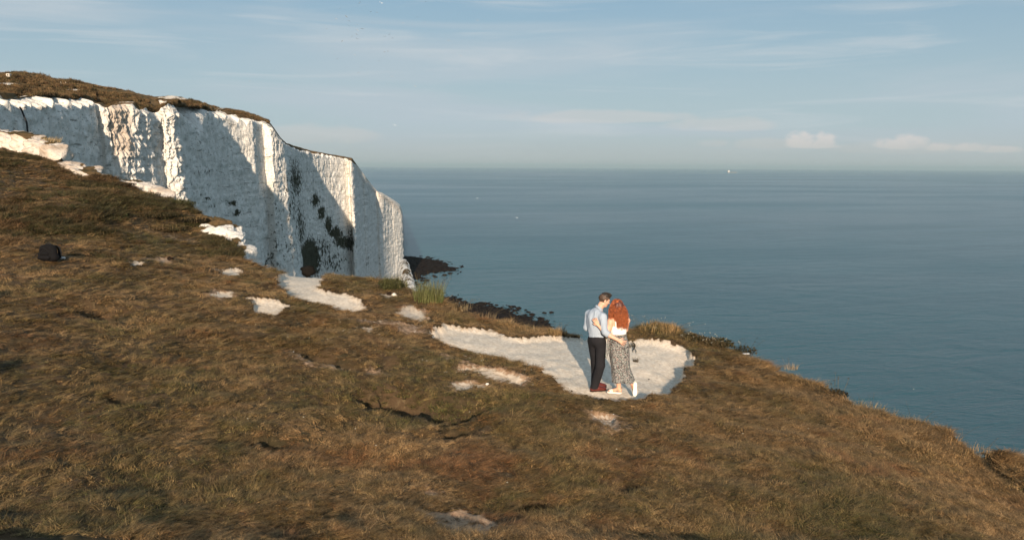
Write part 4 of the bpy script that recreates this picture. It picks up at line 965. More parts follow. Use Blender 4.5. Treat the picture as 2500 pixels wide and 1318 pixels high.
body = hp + [cap(wn + A3(0, 0, -.05), .056, whc + A3(.02, -.02, -.07), .047, .03), cap(wsL, .052, wn + A3(0, 0, -.03), .052, .06), cap(wsR, .052, wn + A3(0, 0, -.03), .052, .06),
    ell((.395, -.06, 1.225), (.105, .150, .155), Tw, .05), ell((.395, -.07, 1.06), (.10, .132, .12), Tw, .06), ell((.405, -.08, .90), (.13, .168, .15), Tw, .05),
    cap(wsL, .058, wsL * .5 + weL * .5, .057, .03), cap(wsL * .5 + weL * .5, .057, weL, .042, .03), cap(weL, .040, wwL, .024, .02), cap(wsR, .056, weR, .042, .03), cap(weR, .04, wwR, .024, .02)]
body += leg(whL, wkL, waL, .088, .054, .036) + leg(whR, wkR, waR, .088, .052, .034)
body += finger_set(wwL, A3(-.52, .05, .85), A3(.1, 1, 0), A3(-.9, 0, -.1), .175, .12, .12)
body += finger_set(wwR, A3(-.9, .1, .1), A3(0, -1, 0), A3(0, 0, 1), .17, .4)
# left foot points to the left, right foot stands on its toes with the heel up
fl = A3(-.95, .25, 0); body += [cap(waL + A3(.02, 0, -.02), .033, waL + A3(.02, 0, -.055), .028, .02), cap(waL, .034, waL + fl * .13 + A3(0, 0, -.048), .024, .02), cap(waL + fl * .13 + A3(0, 0, -.048), .026, waL + fl * .175 + A3(0, 0, -.052), .020, .01)]
toe = A3(.675, -.20, .03); body += [cap(waR, .033, waR + A3(.015, -.035, -.01), .027, .02), cap(waR, .032, toe + A3(0, .015, .03), .026, .02), cap(toe + A3(0, .015, .03), .025, toe + A3(0, .03, 0), .018, .01)]
for i in range(5): body.append(cap(waL + fl * .17 + A3(.01, -.03 + .014 * i, -.055), .009, waL + fl * (.200 - .005 * abs(i - 3)) + A3(.01, -.03 + .014 * i, -.060), .008, .004))
implicit('body', body, .006, M['skin_w'], wo_p)
top_ = [ell((.395, -.06, 1.215), (.117, .160, .165), Tw, .05), ell((.395, -.07, 1.08), (.113, .146, .12), Tw, .06), ('cut', (.395, -.2, 1.205), (.02, -.35, 1)), ('cut', (0, 0, 1.035), (0, 0, -1))]
implicit('top', top_, .006, M['top'], wo_p, folds(.004, 22, 19, .8))
for sx_, side_ in ((-1, wsL), (1, wsR)):
    base_c = A3(.395, -.06, 1.2)
    pts_ = []
    for t_ in np.linspace(0, 1, 16):
        an = math.pi * (.0 + t_); rr_b = (.118, .062)
        off_r = sx_ * (.122 - .03 * math.sin(an)); z_s = 1.185 + .178 * math.sin(an) ** .8; f_ = -math.cos(an) * .112 * (1 - .22 * math.sin(an))
        pts_.append(base_c * A3(1, 1, 0) + wr_ * off_r + wf * f_ + UP * z_s)
    tubes('strap', [np.array(pts_)], .0105, 6, M['top'], wo_p)
# skirt: pleated loft
an3 = np.linspace(0, 2 * math.pi, 97)[:-1]; rows = []
prof_ = [(1.065, .395, -.07, .112, .142), (1.03, .397, -.07, .118, .148), (.97, .400, -.075, .135, .168), (.90, .405, -.085, .152, .188), (.82, .408, -.09, .160, .194), (.70, .418, -.10, .158, .186), (.58, .428, -.115, .154, .176),
         (.46, .440, -.13, .152, .172), (.36, .462, -.15, .160, .186), (.28, .484, -.165, .172, .200), (.225, .492, -.17, .180, .208)]
pz = np.array([p[0] for p in prof_])[::-1]; fine = np.linspace(1.065, .225, 60)
for z_k in fine:
    cx_, cy_, rx_, ry_ = [np.interp(z_k, pz, np.array([p[j] for p in prof_])[::-1]) for j in (1, 2, 3, 4)]
    t_ = (1.065 - z_k) / .84
    pl_ = 1 + t_ * .045 * np.sin(an3 * 9 + 2.0 * np.sin(an3 * 2)) + t_ * .03 * np.sin(an3 * 17 + 1 + 3 * t_) + .012 * np.sin(an3 * 5 + z_k * 9)
    rows.append(np.stack([cx_ + wf[0] * np.cos(an3) * rx_ * pl_ + wr_[0] * np.sin(an3) * ry_ * pl_, cy_ + wf[1] * np.cos(an3) * rx_ * pl_ + wr_[1] * np.sin(an3) * ry_ * pl_,
                          z_k + 0 * an3 - t_ * .012 * np.sin(an3 * 3)], 1))
inner = [r * .985 + np.array([.492, -.17, .225]) * .015 for r in rows[-3:][::-1]]
rows = rows + inner
mesh('skirt', np.array(rows).reshape(-1, 3), grid_faces(len(rows), 96, True)[:, ::-1].copy(), M['skirt'], True, wo_p)
wb = []
for z0, e0 in ((1.03, .004), (1.03, .010), (1.072, .008), (1.072, .0)): wb.append([A3(.396, -.07, z0) + wf * math.cos(a) * (.116 + e0) + wr_ * math.sin(a) * (.146 + e0) for a in an3])
mesh('waistband', np.array(wb).reshape(-1, 3), grid_faces(4, 96, True), M['skirt'], True, wo_p)
# sash ends hanging at her left hip
def ribbon(name, pts, w, wdir, mat, parent, th_=.004):
    pts = np.array(pts, float); wd = np.array(wdir, float); nn = len(pts); dn = np.cross(np.gradient(pts, axis=0), wd); dn /= np.linalg.norm(dn, axis=1)[:, None]
    ww = np.linspace(w, w * 1.2, nn)[:, None]; V = np.stack([pts - wd * ww / 2 - dn * th_, pts + wd * ww / 2 - dn * th_, pts + wd * ww / 2 + dn * th_, pts - wd * ww / 2 + dn * th_], 1).reshape(-1, 3)
    return mesh(name, V, np.vstack([grid_faces(nn, 4, True)]), mat, True, parent)
ribbon('sash', [A3(.205, -.20, 1.0), A3(.195, -.225, .93), A3(.19, -.225, .85), A3(.178, -.225, .76), A3(.165, -.225, .66)], .032, (1, .1, 0), M['skirt'], wo_p)
ribbon('sash', [A3(.215, -.20, 1.0), A3(.218, -.222, .92), A3(.215, -.222, .83), A3(.212, -.222, .74)], .028, (1, .1, 0), M['skirt'], wo_p)
implicit('sash_knot', [ell((.205, -.205, 1.0), (.028, .022, .032), None, .01), ell((.20, -.215, .965), (.024, .016, .024), None, .01)], .005, M['skirt'], wo_p)
# sandals
def sandal(orig, d, n_, parent):
    """orig heel point on the foot side of the sole, d heel->toe, n_ sole normal pointing at the foot"""
    d = d / np.linalg.norm(d); n_ = n_ - d * (n_ @ d); n_ /= np.linalg.norm(n_); s_ = np.cross(d, n_)
    pts = [(-.018, .014), (0, .030), (.04, .034), (.09, .031), (.14, .038), (.19, .042), (.225, .030), (.243, .010)]
    out = [orig + d * a + s_ * w for a, w in pts] + [orig + d * a - s_ * w for a, w in reversed(pts)]; n_o = len(out)
    V = [q - n_ * .022 for q in out] + [q for q in out]
    o = mesh('sandal', V, [tuple(range(n_o)), tuple(range(n_o, 2 * n_o))[::-1]] + [(i, (i + 1) % n_o, n_o + (i + 1) % n_o, n_o + i)[::-1] for i in range(n_o)], M['sole'], False, parent)
    for a0, hgt_, w_ in ((.145, .048, .036), (.175, .040, .036)):
        arc_ = [orig + d * (a0 + .012 * math.sin(q)) + s_ * .040 * math.cos(q) + n_ * (hgt_ * math.sin(q) + .002) for q in np.linspace(0, math.pi, 12)]
        ribbon('strap', arc_, w_ * .5, d, M['strap'], o, .003)
    hs = [orig + d * (.02 - .035 * math.sin(q)) + s_ * .034 * math.cos(q) + n_ * .045 for q in np.linspace(0, math.pi, 10)]
    tubes('heel_strap', [np.array(hs)], .005, 5, M['strap'], o)
    return o
sandal(waL + A3(.03, -.005, -.064), fl + A3(0, 0, -.0), A3(0, 0, 1), wo_p)
sandal(A3(.680, -.262, .225), A3(.005, .05, -.99), A3(-.25, .97, .05), wo_p)
# hair: cap plus many curls
EW = lambda p, r, k_=.02: ell(LW(*p), r, RW, k_)
fw_, uw = RW[:, 0], RW[:, 2]
hair = [EW((-.022, 0, .036), (.108, .092, .098)), ('cut', tuple(LW(.045, 0, .0)), tuple(fw_))]
back = A3(.03, -.075, 0)
hair2 = [ell(whc + back + A3(.0, .015, -.02), (.105, .075, .11), None, .04), ell(whc + back + A3(.02, .0, -.17), (.105, .06, .13), None, .05), ell(whc + back + A3(.075, .0, -.29), (.065, .045, .08), None, .05)]
implicit('hair', [hair[0]] + hair2 + [('cut', tuple(LW(.05, 0, .0)), tuple(fw_))], .008, M['red_dark'], wo_p, folds(.010, 28, 33, .6))
implicit('hair_crown', [EW((-.012, 0, .034), (.089, .073, .083)), ('cut', tuple(LW(.03, 0, .02)), tuple(fw_)), ('cut', tuple(LW(-.02, 0, .095)), tuple(-uw))], .006, M['red_dark'], wo_p, folds(.003, 70, 35, .6))
paths = []
for i in range(2600):
    a = random.uniform(0, 2 * math.pi); ph_ = random.uniform(.0, 1.35)
    q = LW(-.02 + .100 * math.cos(a) * math.sin(ph_), .086 * math.sin(a) * math.sin(ph_), .036 + .092 * math.cos(ph_))
    if (q - whc) @ fw_ > .045 or (ph_ < .5 and random.random() < .3): continue
    away = q - whc; away[2] = 0; away /= np.linalg.norm(away) + 1e-6
    if away[1] > .55: continue
    Lh = random.uniform(.26, .47) * (1 if q[0] > whc[0] - .03 else .78); nn = 26; t_ = np.linspace(0, 1, nn)
    out_ = random.uniform(.015, .085); tgt = A3(.05 if q[0] > whc[0] - .05 else -.01, -.05, 0)
    px0 = q[None] + away[None] * (out_ * np.sin(t_ * 2.2))[:, None] + tgt[None] * (t_ ** 1.5)[:, None] - UP[None] * (Lh * t_ ** 1.15)[:, None]
    w0 = random.uniform(0, 6.28); fr2 = random.uniform(22, 34) * Lh / .4; rd = random.uniform(.007, .014) * np.clip(t_ * 3, 0, 1)
    px0 = px0 + np.stack([np.cos(w0 + fr2 * t_) * rd, np.sin(w0 + fr2 * t_) * rd, .5 * np.sin(w0 + fr2 * t_ * 2) * rd], 1)
    loc = (px0 - whc) @ RW; ctr_l = np.array([-.016, 0, .034]); rad_l = np.array([.103, .086, .096]) * random.uniform(.98, 1.12)
    e_ = (loc - ctr_l) / rad_l; nrm_ = np.linalg.norm(e_, axis=1); upper = loc[:, 2] > -.05
    e_ = np.where((nrm_ < 1)[:, None] & upper[:, None], e_ / np.maximum(nrm_, .05)[:, None], e_); px0 = whc + (e_ * rad_l + ctr_l) @ RW.T
    paths.append(px0)
tubes('curls', paths, lambda t_: .0026 * (1 - .5 * t_) + .0008, 3, M['red_hair'], wo_p)
eyes(LW, RW, .95, wo_p, M['eye_white'], M['iris'])

# ------------------------------------------------------------------ backpack on the grass
def on_ground(px, py):
    q = unproj([(px, py)])[0]; return A3(q[0], q[1], float(ground_at(q[0], q[1])[0]))
M['bag'] = m_cloth('black_nylon', (.005, .005, .006), .2, 300, .95, 8, .01); M['bag2'] = simple('black_webbing', (.010, .010, .011), .9, .2, 80); M['white'] = simple('white_plastic', (.8, .8, .8), .5, .03)
b0 = on_ground(120, 641); bag = empty('backpack', tuple(b0), R(-18)); tag(bag, 'black backpack standing open to the grass on the left slope', 'backpack')
bag['label'] = 'black backpack standing upright on the dry grass of the left slope'
bag.scale = (1.5, 1.2, .92)
implicit('body', [ell((0, 0, .20), (.165, .115, .25), None, .05), cap((-.09, 0, .09), .095, (.09, 0, .09), .095, .06), cap((-.07, 0, .33), .075, (.06, 0, .35), .075, .05), ('cut', (0, 0, .0), (0, 0, -1))], .01, M['bag'], bag, folds(.006, 10, 41))
implicit('front_pocket', [cap((-.07, -.105, .10), .055, (.07, -.105, .10), .055, .03), cap((-.055, -.10, .20), .04, (.055, -.10, .20), .04, .03)], .008, M['bag'], bag, folds(.004, 14, 43))
implicit('side_pocket', [cap((-.17, 0, .06), .05, (-.165, 0, .17), .045, .03)], .008, M['bag'], bag)
tubes('handle', [np.array([(.01 + .05 * math.cos(a), 0, .425 + .055 * math.sin(a)) for a in np.linspace(0, math.pi, 12)])], .011, 6, M['bag2'], bag)
for sx_ in (-.07, .07): ribbon('shoulder_strap', [(sx_, .10, .40), (sx_ * 1.2, .155, .33), (sx_ * 1.3, .17, .2), (sx_ * 1.5, .13, .06)], .06, (1, 0, 0), M['bag2'], bag, .008)
ribbon('loose_strap', [(-.17, -.02, .20), (-.22, -.06, .15), (-.25, -.09, .06), (-.29, -.14, .03), (-.33, -.22, .025)], .035, (.5, -.2, .8), M['bag2'], bag, .004)
ribbon('zip', [(-.10 + .2 * t_, -.105 - .02 * math.sin(math.pi * t_), .27 + .09 * math.sin(math.pi * t_)) for t_ in np.linspace(0, 1, 12)], .008, (0, 0, 1), M['bag2'], bag, .004)
b1 = on_ground(150, 637); o = implicit('bottle_cap', [cap((0, 0, .03), .03, (.07, .01, .035), .026, .02)], .008, M['white'], None); o.location = tuple(b1)
tag(o, 'small white bottle lying in the grass against the backpack', 'bottle'); o.name = 'bottle'

# ------------------------------------------------------------------ plants along the edge
def plant(name, px, py, label, n_b, length, width, spread, mat, flowers=0, fl_h=1.0, fl_r=.012, lean=.1, stems=True, seed=0, up=.25, group=None, leafy=0, white_fl=None):
    white_fl = px < 1800 and name != 'dry_grass_clump' if white_fl is None else white_fl
    g = on_ground(px, py); root = empty(name, tuple(g)); tag(root, label, 'plant', group)
    r = np.random.default_rng(seed); pr_ = tuft_mesh('blades', n_b, length, width, spread, lean, mat, seg=4, curl=up, seed=seed)
    C.objects.link(pr_); pr_.parent = root; pr_.name = 'blades'; pr_['kind'] = 'stuff'
    if leafy:
        V, Fs = [], []
        for i in range(leafy):
            a = r.uniform(0, 6.28); rr = spread * 1.3 * math.sqrt(r.uniform()); zc = r.uniform(.1, .85) * length * (1 - .4 * rr / spread / 1.3); c = np.array([rr * math.cos(a), rr * math.sin(a), zc]); s1 = r.normal(0, 1, 3); s1 /= np.linalg.norm(s1); s2 = np.cross(s1, r.normal(0, 1, 3)); s2 /= np.linalg.norm(s2)
            l_ = r.uniform(.02, .045); b = len(V); V += [c - s1 * l_, c - s2 * l_ * .45, c + s1 * l_, c + s2 * l_ * .45 + np.array([0, 0, .01])]; Fs.append((b, b + 1, b + 2, b + 3))
        o = mesh('leaves', V, Fs, mat, False, root); o['kind'] = 'stuff'
    if flowers:
        paths, heads = [], []
        for i in range(flowers):
            a = r.uniform(0, 6.28); rr = spread * math.sqrt(r.uniform()); p0 = np.array([rr * math.cos(a), rr * math.sin(a), 0.0]); hh_ = fl_h * r.uniform(.6, 1.1); tip_ = p0 * 1.9 + np.array([r.normal(.03, .05), r.normal(0, .05), hh_])
            t_ = np.linspace(0, 1, 5)[:, None]; paths.append(p0 + (tip_ - p0) * t_ + np.array([0, 0, 1]) * .03 * np.sin(t_ * 3.14)); heads.append(tip_)
        tubes('stem', paths, .0022, 3, M['straw'], root, 'stuff')
        V, Fs = [], []
        for hd in heads:
            for q in range(3 if fl_r > .02 else 4):
                c = hd + r.normal(0, fl_r * 1.1, 3); s_ = fl_r * r.uniform(.6, 1.1); b = len(V)
                V += [c + np.array(v) * s_ for v in ((1, 0, 0), (0, 1, 0), (-1, 0, 0), (0, -1, 0), (0, 0, .7), (0, 0, -.7))]
                Fs += [(b, b + 1, b + 4), (b + 1, b + 2, b + 4), (b + 2, b + 3, b + 4), (b + 3, b, b + 4), (b + 1, b, b + 5), (b + 2, b + 1, b + 5), (b + 3, b + 2, b + 5), (b, b + 3, b + 5)]
        o = mesh('flower_heads', V, Fs, M['petal'] if white_fl else M['straw'], False, root); o['kind'] = 'stuff'
    return root
plant('flowering_grass_clump', 1045, 738, 'tall green grass clump with pale flower heads at the cliff edge above the reef', 700, .58, .010, .42, M['tallgreen'], 46, .72, .010, seed=1, white_fl=False)
plant('green_bush', 955, 706, 'bright green leafy bush in front of the white cliff end', 620, .42, .011, .28, M['tallgreen'], 10, .5, .008, seed=2, leafy=700, white_fl=False)
plant('green_bush', 985, 702, 'low pale green shoot beside the bright green bush at the cliff end', 160, .28, .008, .14, M['tallgreen'], 5, .38, .008, seed=3, white_fl=False)
plant('seeding_grass_clump', 1610, 806, 'grassy tuft with scattered white flowers on the hump right of the couple', 420, .18, .007, .55, M['grass'], 18, .24, .008, seed=4)
plant('leafy_shrub', 1745, 838, 'dark leafy shrub dotted with white blooms on the edge to the right of the hollow', 220, .20, .01, .35, M['scrub'], 18, .20, .010, seed=5, leafy=800)
plant('leafy_shrub', 1690, 828, 'low dark shrub with small white blooms nearest the chalk hollow on the right edge', 160, .15, .01, .28, M['scrub'], 9, .18, .009, seed=6, leafy=350)
plant('leafy_shrub', 1815, 858, 'reddish stemmed shrub at the right edge behind the white paper scrap', 200, .20, .008, .25, M['scrub'], 12, .30, .010, seed=7, leafy=120)
plant('dry_grass_clump', 1295, 806, 'pale straw seed stems on the edge left of the couple', 120, .20, .006, .28, M['straw'], 16, .30, .008, seed=8)
plant('dry_grass_clump', 1240, 792, 'single tall dry stalk group on the edge above the dark rock ledge', 60, .18, .006, .20, M['straw'], 6, .36, .010, seed=9)
plant('dry_grass_clump', 1360, 820, 'green and straw tuft on the edge just left of the shaded rim', 200, .15, .007, .25, M['grass'], 8, .22, .008, seed=10)
plant('dry_grass_clump', 1120, 758, 'reddish dry seed heads on the edge right of the flowering clump', 150, .18, .007, .35, M['straw'], 40, .22, .010, seed=11)
plant('dry_grass_clump', 1180, 776, 'row of brown seed heads on the edge over the dark rock ledge', 150, .16, .007, .35, M['straw'], 30, .20, .010, seed=19)
plant('dry_grass_clump', 1930, 905, 'pale grass tuft breaking the right cliff edge', 90, .14, .006, .16, M['straw'], 4, .22, .005, seed=12)
plant('dry_grass_clump', 2045, 958, 'tall pale dock stalk standing up from the right cliff edge', 60, .14, .006, .12, M['scrub'], 7, .34, .012, seed=13)
plant('leafy_shrub', 2035, 962, 'small dark green shrub under the tall pale stalk on the right edge', 160, .12, .01, .22, M['scrub'], 0, seed=14, leafy=220)
for i, (px, py, lb) in enumerate([(2120, 1000, 'thin dry stalks on the right edge just beyond the small dark shrub'), (2230, 1040, 'upright straw stalks halfway along the right edge'), (2300, 1072, 'pair of pale stalks on the steep right edge'),
                                  (2370, 1106, 'pale stalks above the dark hollow at the far right'), (2430, 1138, 'golden grass plume lowest but one on the right edge'), (2490, 1172, 'golden grass plume at the extreme right border')]):
    plant('dry_grass_clump', px, py, lb, 130, .15, .006, .32, M['grass'], 9, .26, .005, seed=20 + i, lean=.3)
plant('dead_weed', 1552, 868, 'dead brown weed hanging down the chalk bank behind the woman', 60, .14, .008, .06, M['scrub'], 0, seed=30, up=.9)
plant('dead_weed', 1540, 838, 'pale tangle of dry roots on the rim right behind the woman', 120, .16, .007, .14, M['straw'], 0, seed=31, up=.8)
# twisted root
rt = on_ground(1551, 848); o = tubes('root', [np.array([rt + A3(.0, .25, .16), rt + A3(.01, .16, .13), rt + A3(-.01, .08, .07), rt + A3(.02, .0, .03), rt + A3(.0, -.10, -.01)]), np.array([rt + A3(-.01, .09, .08), rt + A3(-.05, .03, .04), rt + A3(-.06, -.04, .0)])], lambda t_: .014 * (1 - .6 * t_), 7, M['darksole'], None)
tag(o, 'dark twisted root sticking out of the chalk bank right of the couple', 'root')
# bushy shrubs on the left slope
for i, (px, py, w_, h_, lb, mt) in enumerate([(430, 505, .75, .75, 'yellow green bush on the crest of the left slope', 'tallgreen'), (330, 480, 1.0, .55, 'dark rusty bush beside the chalk strip on the left slope', 'scrub'), (380, 525, .8, .45, 'brown heather mound below the yellow green bush', 'scrub'),
        (235, 470, 1.1, .45, 'dark heather mound under the upper chalk patch', 'scrub'), (180, 445, .9, .4, 'black green mound in the shade of the chalk outcrop', 'scrub'), (470, 545, .6, .4, 'dark mound above the chalk spur', 'scrub'), (285, 455, .8, .35, 'low brown mound on the rim above the chalk strip', 'scrub'),
        (410, 560, .7, .4, 'dull brown shrub over the small bare patch', 'scrub')]):
    plant('heath_bush', px, py, lb, 500, h_ * .55, .022, w_ * .8, M[mt], 0, seed=50 + i, leafy=1200)

for x_b, y_b, lb in ((-7.0, 9.3, 'unseen bush added beyond the left border to cast a shadow on the turf'), (-9.95, 13.6, 'second unseen bush added for its shadow beyond the left border above the first')):
    V, Fs = [], []; r = np.random.default_rng(int(y_b)); gz_b = float(ground_at(x_b, y_b)[0])
    root = empty('shadow_bush', (x_b, y_b, gz_b)); root.scale = (.6, .6, .6); tag(root, lb, 'bush')  # unseen bush, added only to throw shadow on the left turf
    for i in range(2600):
        d_b = r.normal(0, 1, 3); d_b /= np.linalg.norm(d_b); c = d_b * np.array([.42, .32, .42]) * r.uniform(.5, 1) + np.array([0, 0, .38]); c[2] = abs(c[2]); s1 = r.normal(0, 1, 3); s1 /= np.linalg.norm(s1); s2 = np.cross(s1, d_b); b = len(V)
        V += [c - s1 * .04, c - s2 * .02, c + s1 * .04, c + s2 * .02]; Fs.append((b, b + 1, b + 2, b + 3))
    o = mesh('leaves', V, Fs, M['scrub'], False, root); o['kind'] = 'stuff'
    tubes('stem', [np.array([(0, 0, -.05), (r.normal(0, .1), r.normal(0, .1), .2), (r.normal(0, .25), r.normal(0, .2), .5)]) for q in range(9)], .012, 5, M['darksole'], root)

# ------------------------------------------------------------------ stones, hole, scrap
def stone(px, py, s_, label, cat='stone', mat='rock', name='stone', sc3=(1, .8, .6), lift=0):
    g = on_ground(px, py); th_ = np.linspace(0, math.pi, 9); ph = np.linspace(0, 2 * math.pi, 13)[:-1]; q = np.stack([np.sin(th_)[:, None] * np.cos(ph)[None], np.sin(th_)[:, None] * np.sin(ph)[None], np.cos(th_)[:, None] * np.ones(12)[None]], -1).reshape(-1, 3)
    q = q * (1 + .35 * fbm(q[:, 0] * 1.6 + px, q[:, 1] * 1.6, q[:, 2] * 1.6, 3, seed=int(px)))[:, None] * np.array(sc3) * s_
    o = mesh(name, q, grid_faces(9, 12, True), M[mat], False); o.location = (g[0], g[1], g[2] + s_ * .25 + lift)
    for a_n in ('stain_and_cave', 'tan', 'turf'): pass
    return tag(o, label, cat)
stone(962, 719, .07, 'white chalk lump beside the dark burrow near the green bush')
stone(951, 717, .09, 'dark lump standing in for the dark burrow mouth near the green bush', mat='reef')  # dark lump takes the place of the hole's darkness
stone(752, 664, .20, 'low black rounded lump at the rim above the large chalk patch', mat='darksole', sc3=(1.0, .7, .75), lift=.02)
stone(634, 662, .08, 'dark flint on the turf above the chalk patches', mat='reef', sc3=(.8, .8, 1))
stone(415, 636, .09, 'dark flint on the small bare patch right of the backpack', mat='reef')
stone(1118, 1071, .07, 'white chalk lump in the small scrape below the hollow'); stone(1822, 868, .05, 'crumpled white scrap lying at the right edge', 'scrap', 'white', 'paper_scrap', (1.9, .8, .3), .06)
stone(1190, 945, .03, 'small white pebble on the lower sandy scrape'); stone(1585, 903, .018, 'tiny dark pebble on the chalk floor right of the woman', mat='reef'); stone(1396, 926, .02, 'tiny dark pebble on the chalk floor left of the man', mat='reef')
# loose chalk crumbs on the bare ground and small white flowers in the turf
V, Fs = [], []
cx_s = rng.uniform(400, 1720, 9000); cy_s = rng.uniform(640, 1080, 9000); w_s = unproj(np.stack([cx_s, cy_s], 1)[:2600]); zz_, cc_, ss_ = surface(w_s[:, 0], w_s[:, 1])
for i in np.where(cc_ + .4 * ss_ > .35)[0]:
    r_ = rng.uniform(.006, .02); r_ *= .75; c = np.array([w_s[i, 0], w_s[i, 1], zz_[i] + r_ * .1]); b = len(V); V += [c + np.array(v) * r_ * rng.uniform(.6, 1.2) for v in ((1, 0, 0), (0, 1, 0), (-1, 0, 0), (0, -1, 0), (0, 0, .8))]; Fs += [(b, b + 1, b + 4), (b + 1, b + 2, b + 4), (b + 2, b + 3, b + 4), (b + 3, b, b + 4)]
tag(mesh('chalk_crumbs', V, Fs, M['rock']), 'small loose chalk crumbs strewn over the bare patches', 'chalk', kind='stuff')
V, Fs = [], []
for c0 in [(900, 815, 90, 60, 40), (1090, 900, 120, 40, 22), (1600, 1050, 500, 140, 16), (460, 600, 60, 20, 8), (650, 780, 150, 40, 8)]:
    pp = np.stack([rng.normal(c0[0], c0[2], c0[4]), rng.normal(c0[1], c0[3] * .6, c0[4])], 1); pp[:, 1] = np.clip(pp[:, 1], 790 if c0[0] > 700 else 590, 1300); w_s = unproj(pp); zz_ = surface(w_s[:, 0], w_s[:, 1])[0]
    for i in range(len(pp)):
        c = np.array([w_s[i, 0], w_s[i, 1], zz_[i] + .06]); b = len(V); V += [c + np.array(v) * .011 for v in ((1, 0, 0), (0, 1, 0), (-1, 0, 0), (0, -1, 0), (0, 0, .8))]; Fs += [(b, b + 1, b + 4), (b + 1, b + 2, b + 4), (b + 2, b + 3, b + 4), (b + 3, b, b + 4)]
tag(mesh('white_daisies', V, Fs, M['petal']), 'scattered tiny white flowers in the turf', 'flowers', kind='stuff')

# ------------------------------------------------------------------ chalk outcrop at the left edge and the chalk spur below the slope
def rock_mass(name, path, widths, heights, label, seed, px_noise=.5, mat='rock', res=.12, cat='rock'):
    """ridge along a path: cross section is a rough block"""
    pth = np.array(path, float); seg = np.linalg.norm(np.diff(pth, axis=0), axis=1); s_ = np.concatenate([[0], np.cumsum(seg)]); nn = int(s_[-1] / res); sx_ = np.linspace(0, s_[-1], nn)
    c = np.stack([np.interp(sx_, s_, pth[:, j]) for j in range(3)], 1); w_ = np.interp(sx_, s_, widths); h_ = np.interp(sx_, s_, heights)
    tg = np.gradient(c[:, :2], axis=0); tg /= np.linalg.norm(tg, axis=1)[:, None] + 1e-9; nrm = np.stack([tg[:, 1], -tg[:, 0]], 1)
    prof = [(-1.25, -1), (-1.15, -.6), (-1.02, -.25), (-.95, .05), (-.6, .16), (-.2, .20), (.2, .20), (.6, .15), (.95, .03), (1.05, -.25), (1.2, -.6), (1.3, -1)]
    pr_ = np.array(prof); t_f = np.linspace(0, 11, 60); pu, pv = np.interp(t_f, range(12), pr_[:, 0]), np.interp(t_f, range(12), pr_[:, 1])
    X = c[:, None, 0] + nrm[:, None, 0] * pu[None] * w_[:, None]; Y = c[:, None, 1] + nrm[:, None, 1] * pu[None] * w_[:, None]; Z = c[:, None, 2] + pv[None] * h_[:, None]
    q = fbm(X * 1.1, Y * 1.1, Z * 1.1, 5, seed, .6); q2 = np.abs(vnoise(X * 2.6, Y * 2.6, Z * 2.6, seed + 9))
    cxy = np.stack([X - c[:, None, 0], Y - c[:, None, 1]], -1); l_ = np.linalg.norm(cxy, axis=-1)[..., None] + .3
    tp_ = np.clip(np.minimum(w_, h_) / .35, 0, 1)[:, None]; dsp = (tp_ * (px_noise * q * .5 + px_noise * .6 * q2))[..., None]; X = X + (cxy / l_ * dsp)[..., 0]; Y = Y + (cxy / l_ * dsp)[..., 1]; Z = Z + q * .22 * px_noise * tp_
    att = {'turf': sstep(.10, .2, pv)[None] * np.clip(.42 + 1.4 * fbm(X * .8, Y * .8, oct=3, seed=seed + 3), 0, 1) * (np.abs(pu)[None] < .9) * (np.arange(nn) < nn * .9)[:, None], 'tan': .45 + .75 * np.clip(q + .25, 0, 1) if seed in (11, 41, 43) else .05 + .1 * np.clip(q, 0, 1), 'stain_and_cave': np.zeros_like(X)}
    att = {k_: np.broadcast_to(v_, X.shape).ravel() for k_, v_ in att.items()}
    o = mesh(name, np.stack([X.ravel(), Y.ravel(), Z.ravel()], 1), grid_faces(nn, 60), M[mat], False, attrs=att)
    return tag(o, label, cat)
rock_mass('chalk_outcrop', [P(-260, 330, 54), P(-60, 322, 52.5), P(10, 326, 51.5), P(55, 338, 50), P(100, 350, 48.6), P(126, 356, 47.6), P(143, 372, 46.6), P(150, 386, 46.2)], [1.8, 1.6, 1.2, 1.0, .85, .75, .45, .03], [1.2, 1.2, 1.0, 1.1, 1.3, 1.3, .9, .05], 'weathered chalk outcrop with grass tufts jutting over the edge at the far left', 11, .75)
rock_mass('chalk_ledge', [P(122, 396, 46.5), P(160, 408, 45.2), P(200, 414, 43.5), P(228, 428, 41.8), P(244, 440, 40.5)], [.03, .5, .7, .6, .03], [.05, .6, .8, .7, .05], 'pale chalk ledge on the rim below the left outcrop, next to a dark mound', 41, .7, res=.08)
rock_mass('chalk_ledge', [P(268, 440, 40.2), P(310, 441, 39.2), P(350, 447, 38.2), P(385, 462, 37.0), P(408, 478, 36.0), P(416, 496, 35.3)], [.03, .2, .28, .3, .28, .03], [.05, .25, .3, .4, .5, .05], 'thin broken chalk ledge along the crest of the left slope', 43, .6, res=.08)
rock_mass('chalk_spur', [P(492, 560, 31.5), P(520, 560, 30.5), P(545, 578, 29.6), P(570, 600, 28.6), P(592, 622, 27.6), P(606, 640, 26.8)], [.35, .5, .45, .35, .28, .05], [2.0, 2.4, 2.4, 2.2, 2, .4], 'broken white chalk spur sticking out below the left slope', 23, .9, res=.06)
rock_mass('chalk_buttress', [P(985, 655, 150), P(992, 690, 120), P(1000, 720, 95), P(1006, 760, 75)], [.9, .9, .8, .6], [9, 9, 7, 5], 'grey shaded chalk buttress between the cliff end and the flowering clump', 31, .5, 'rock', .35)
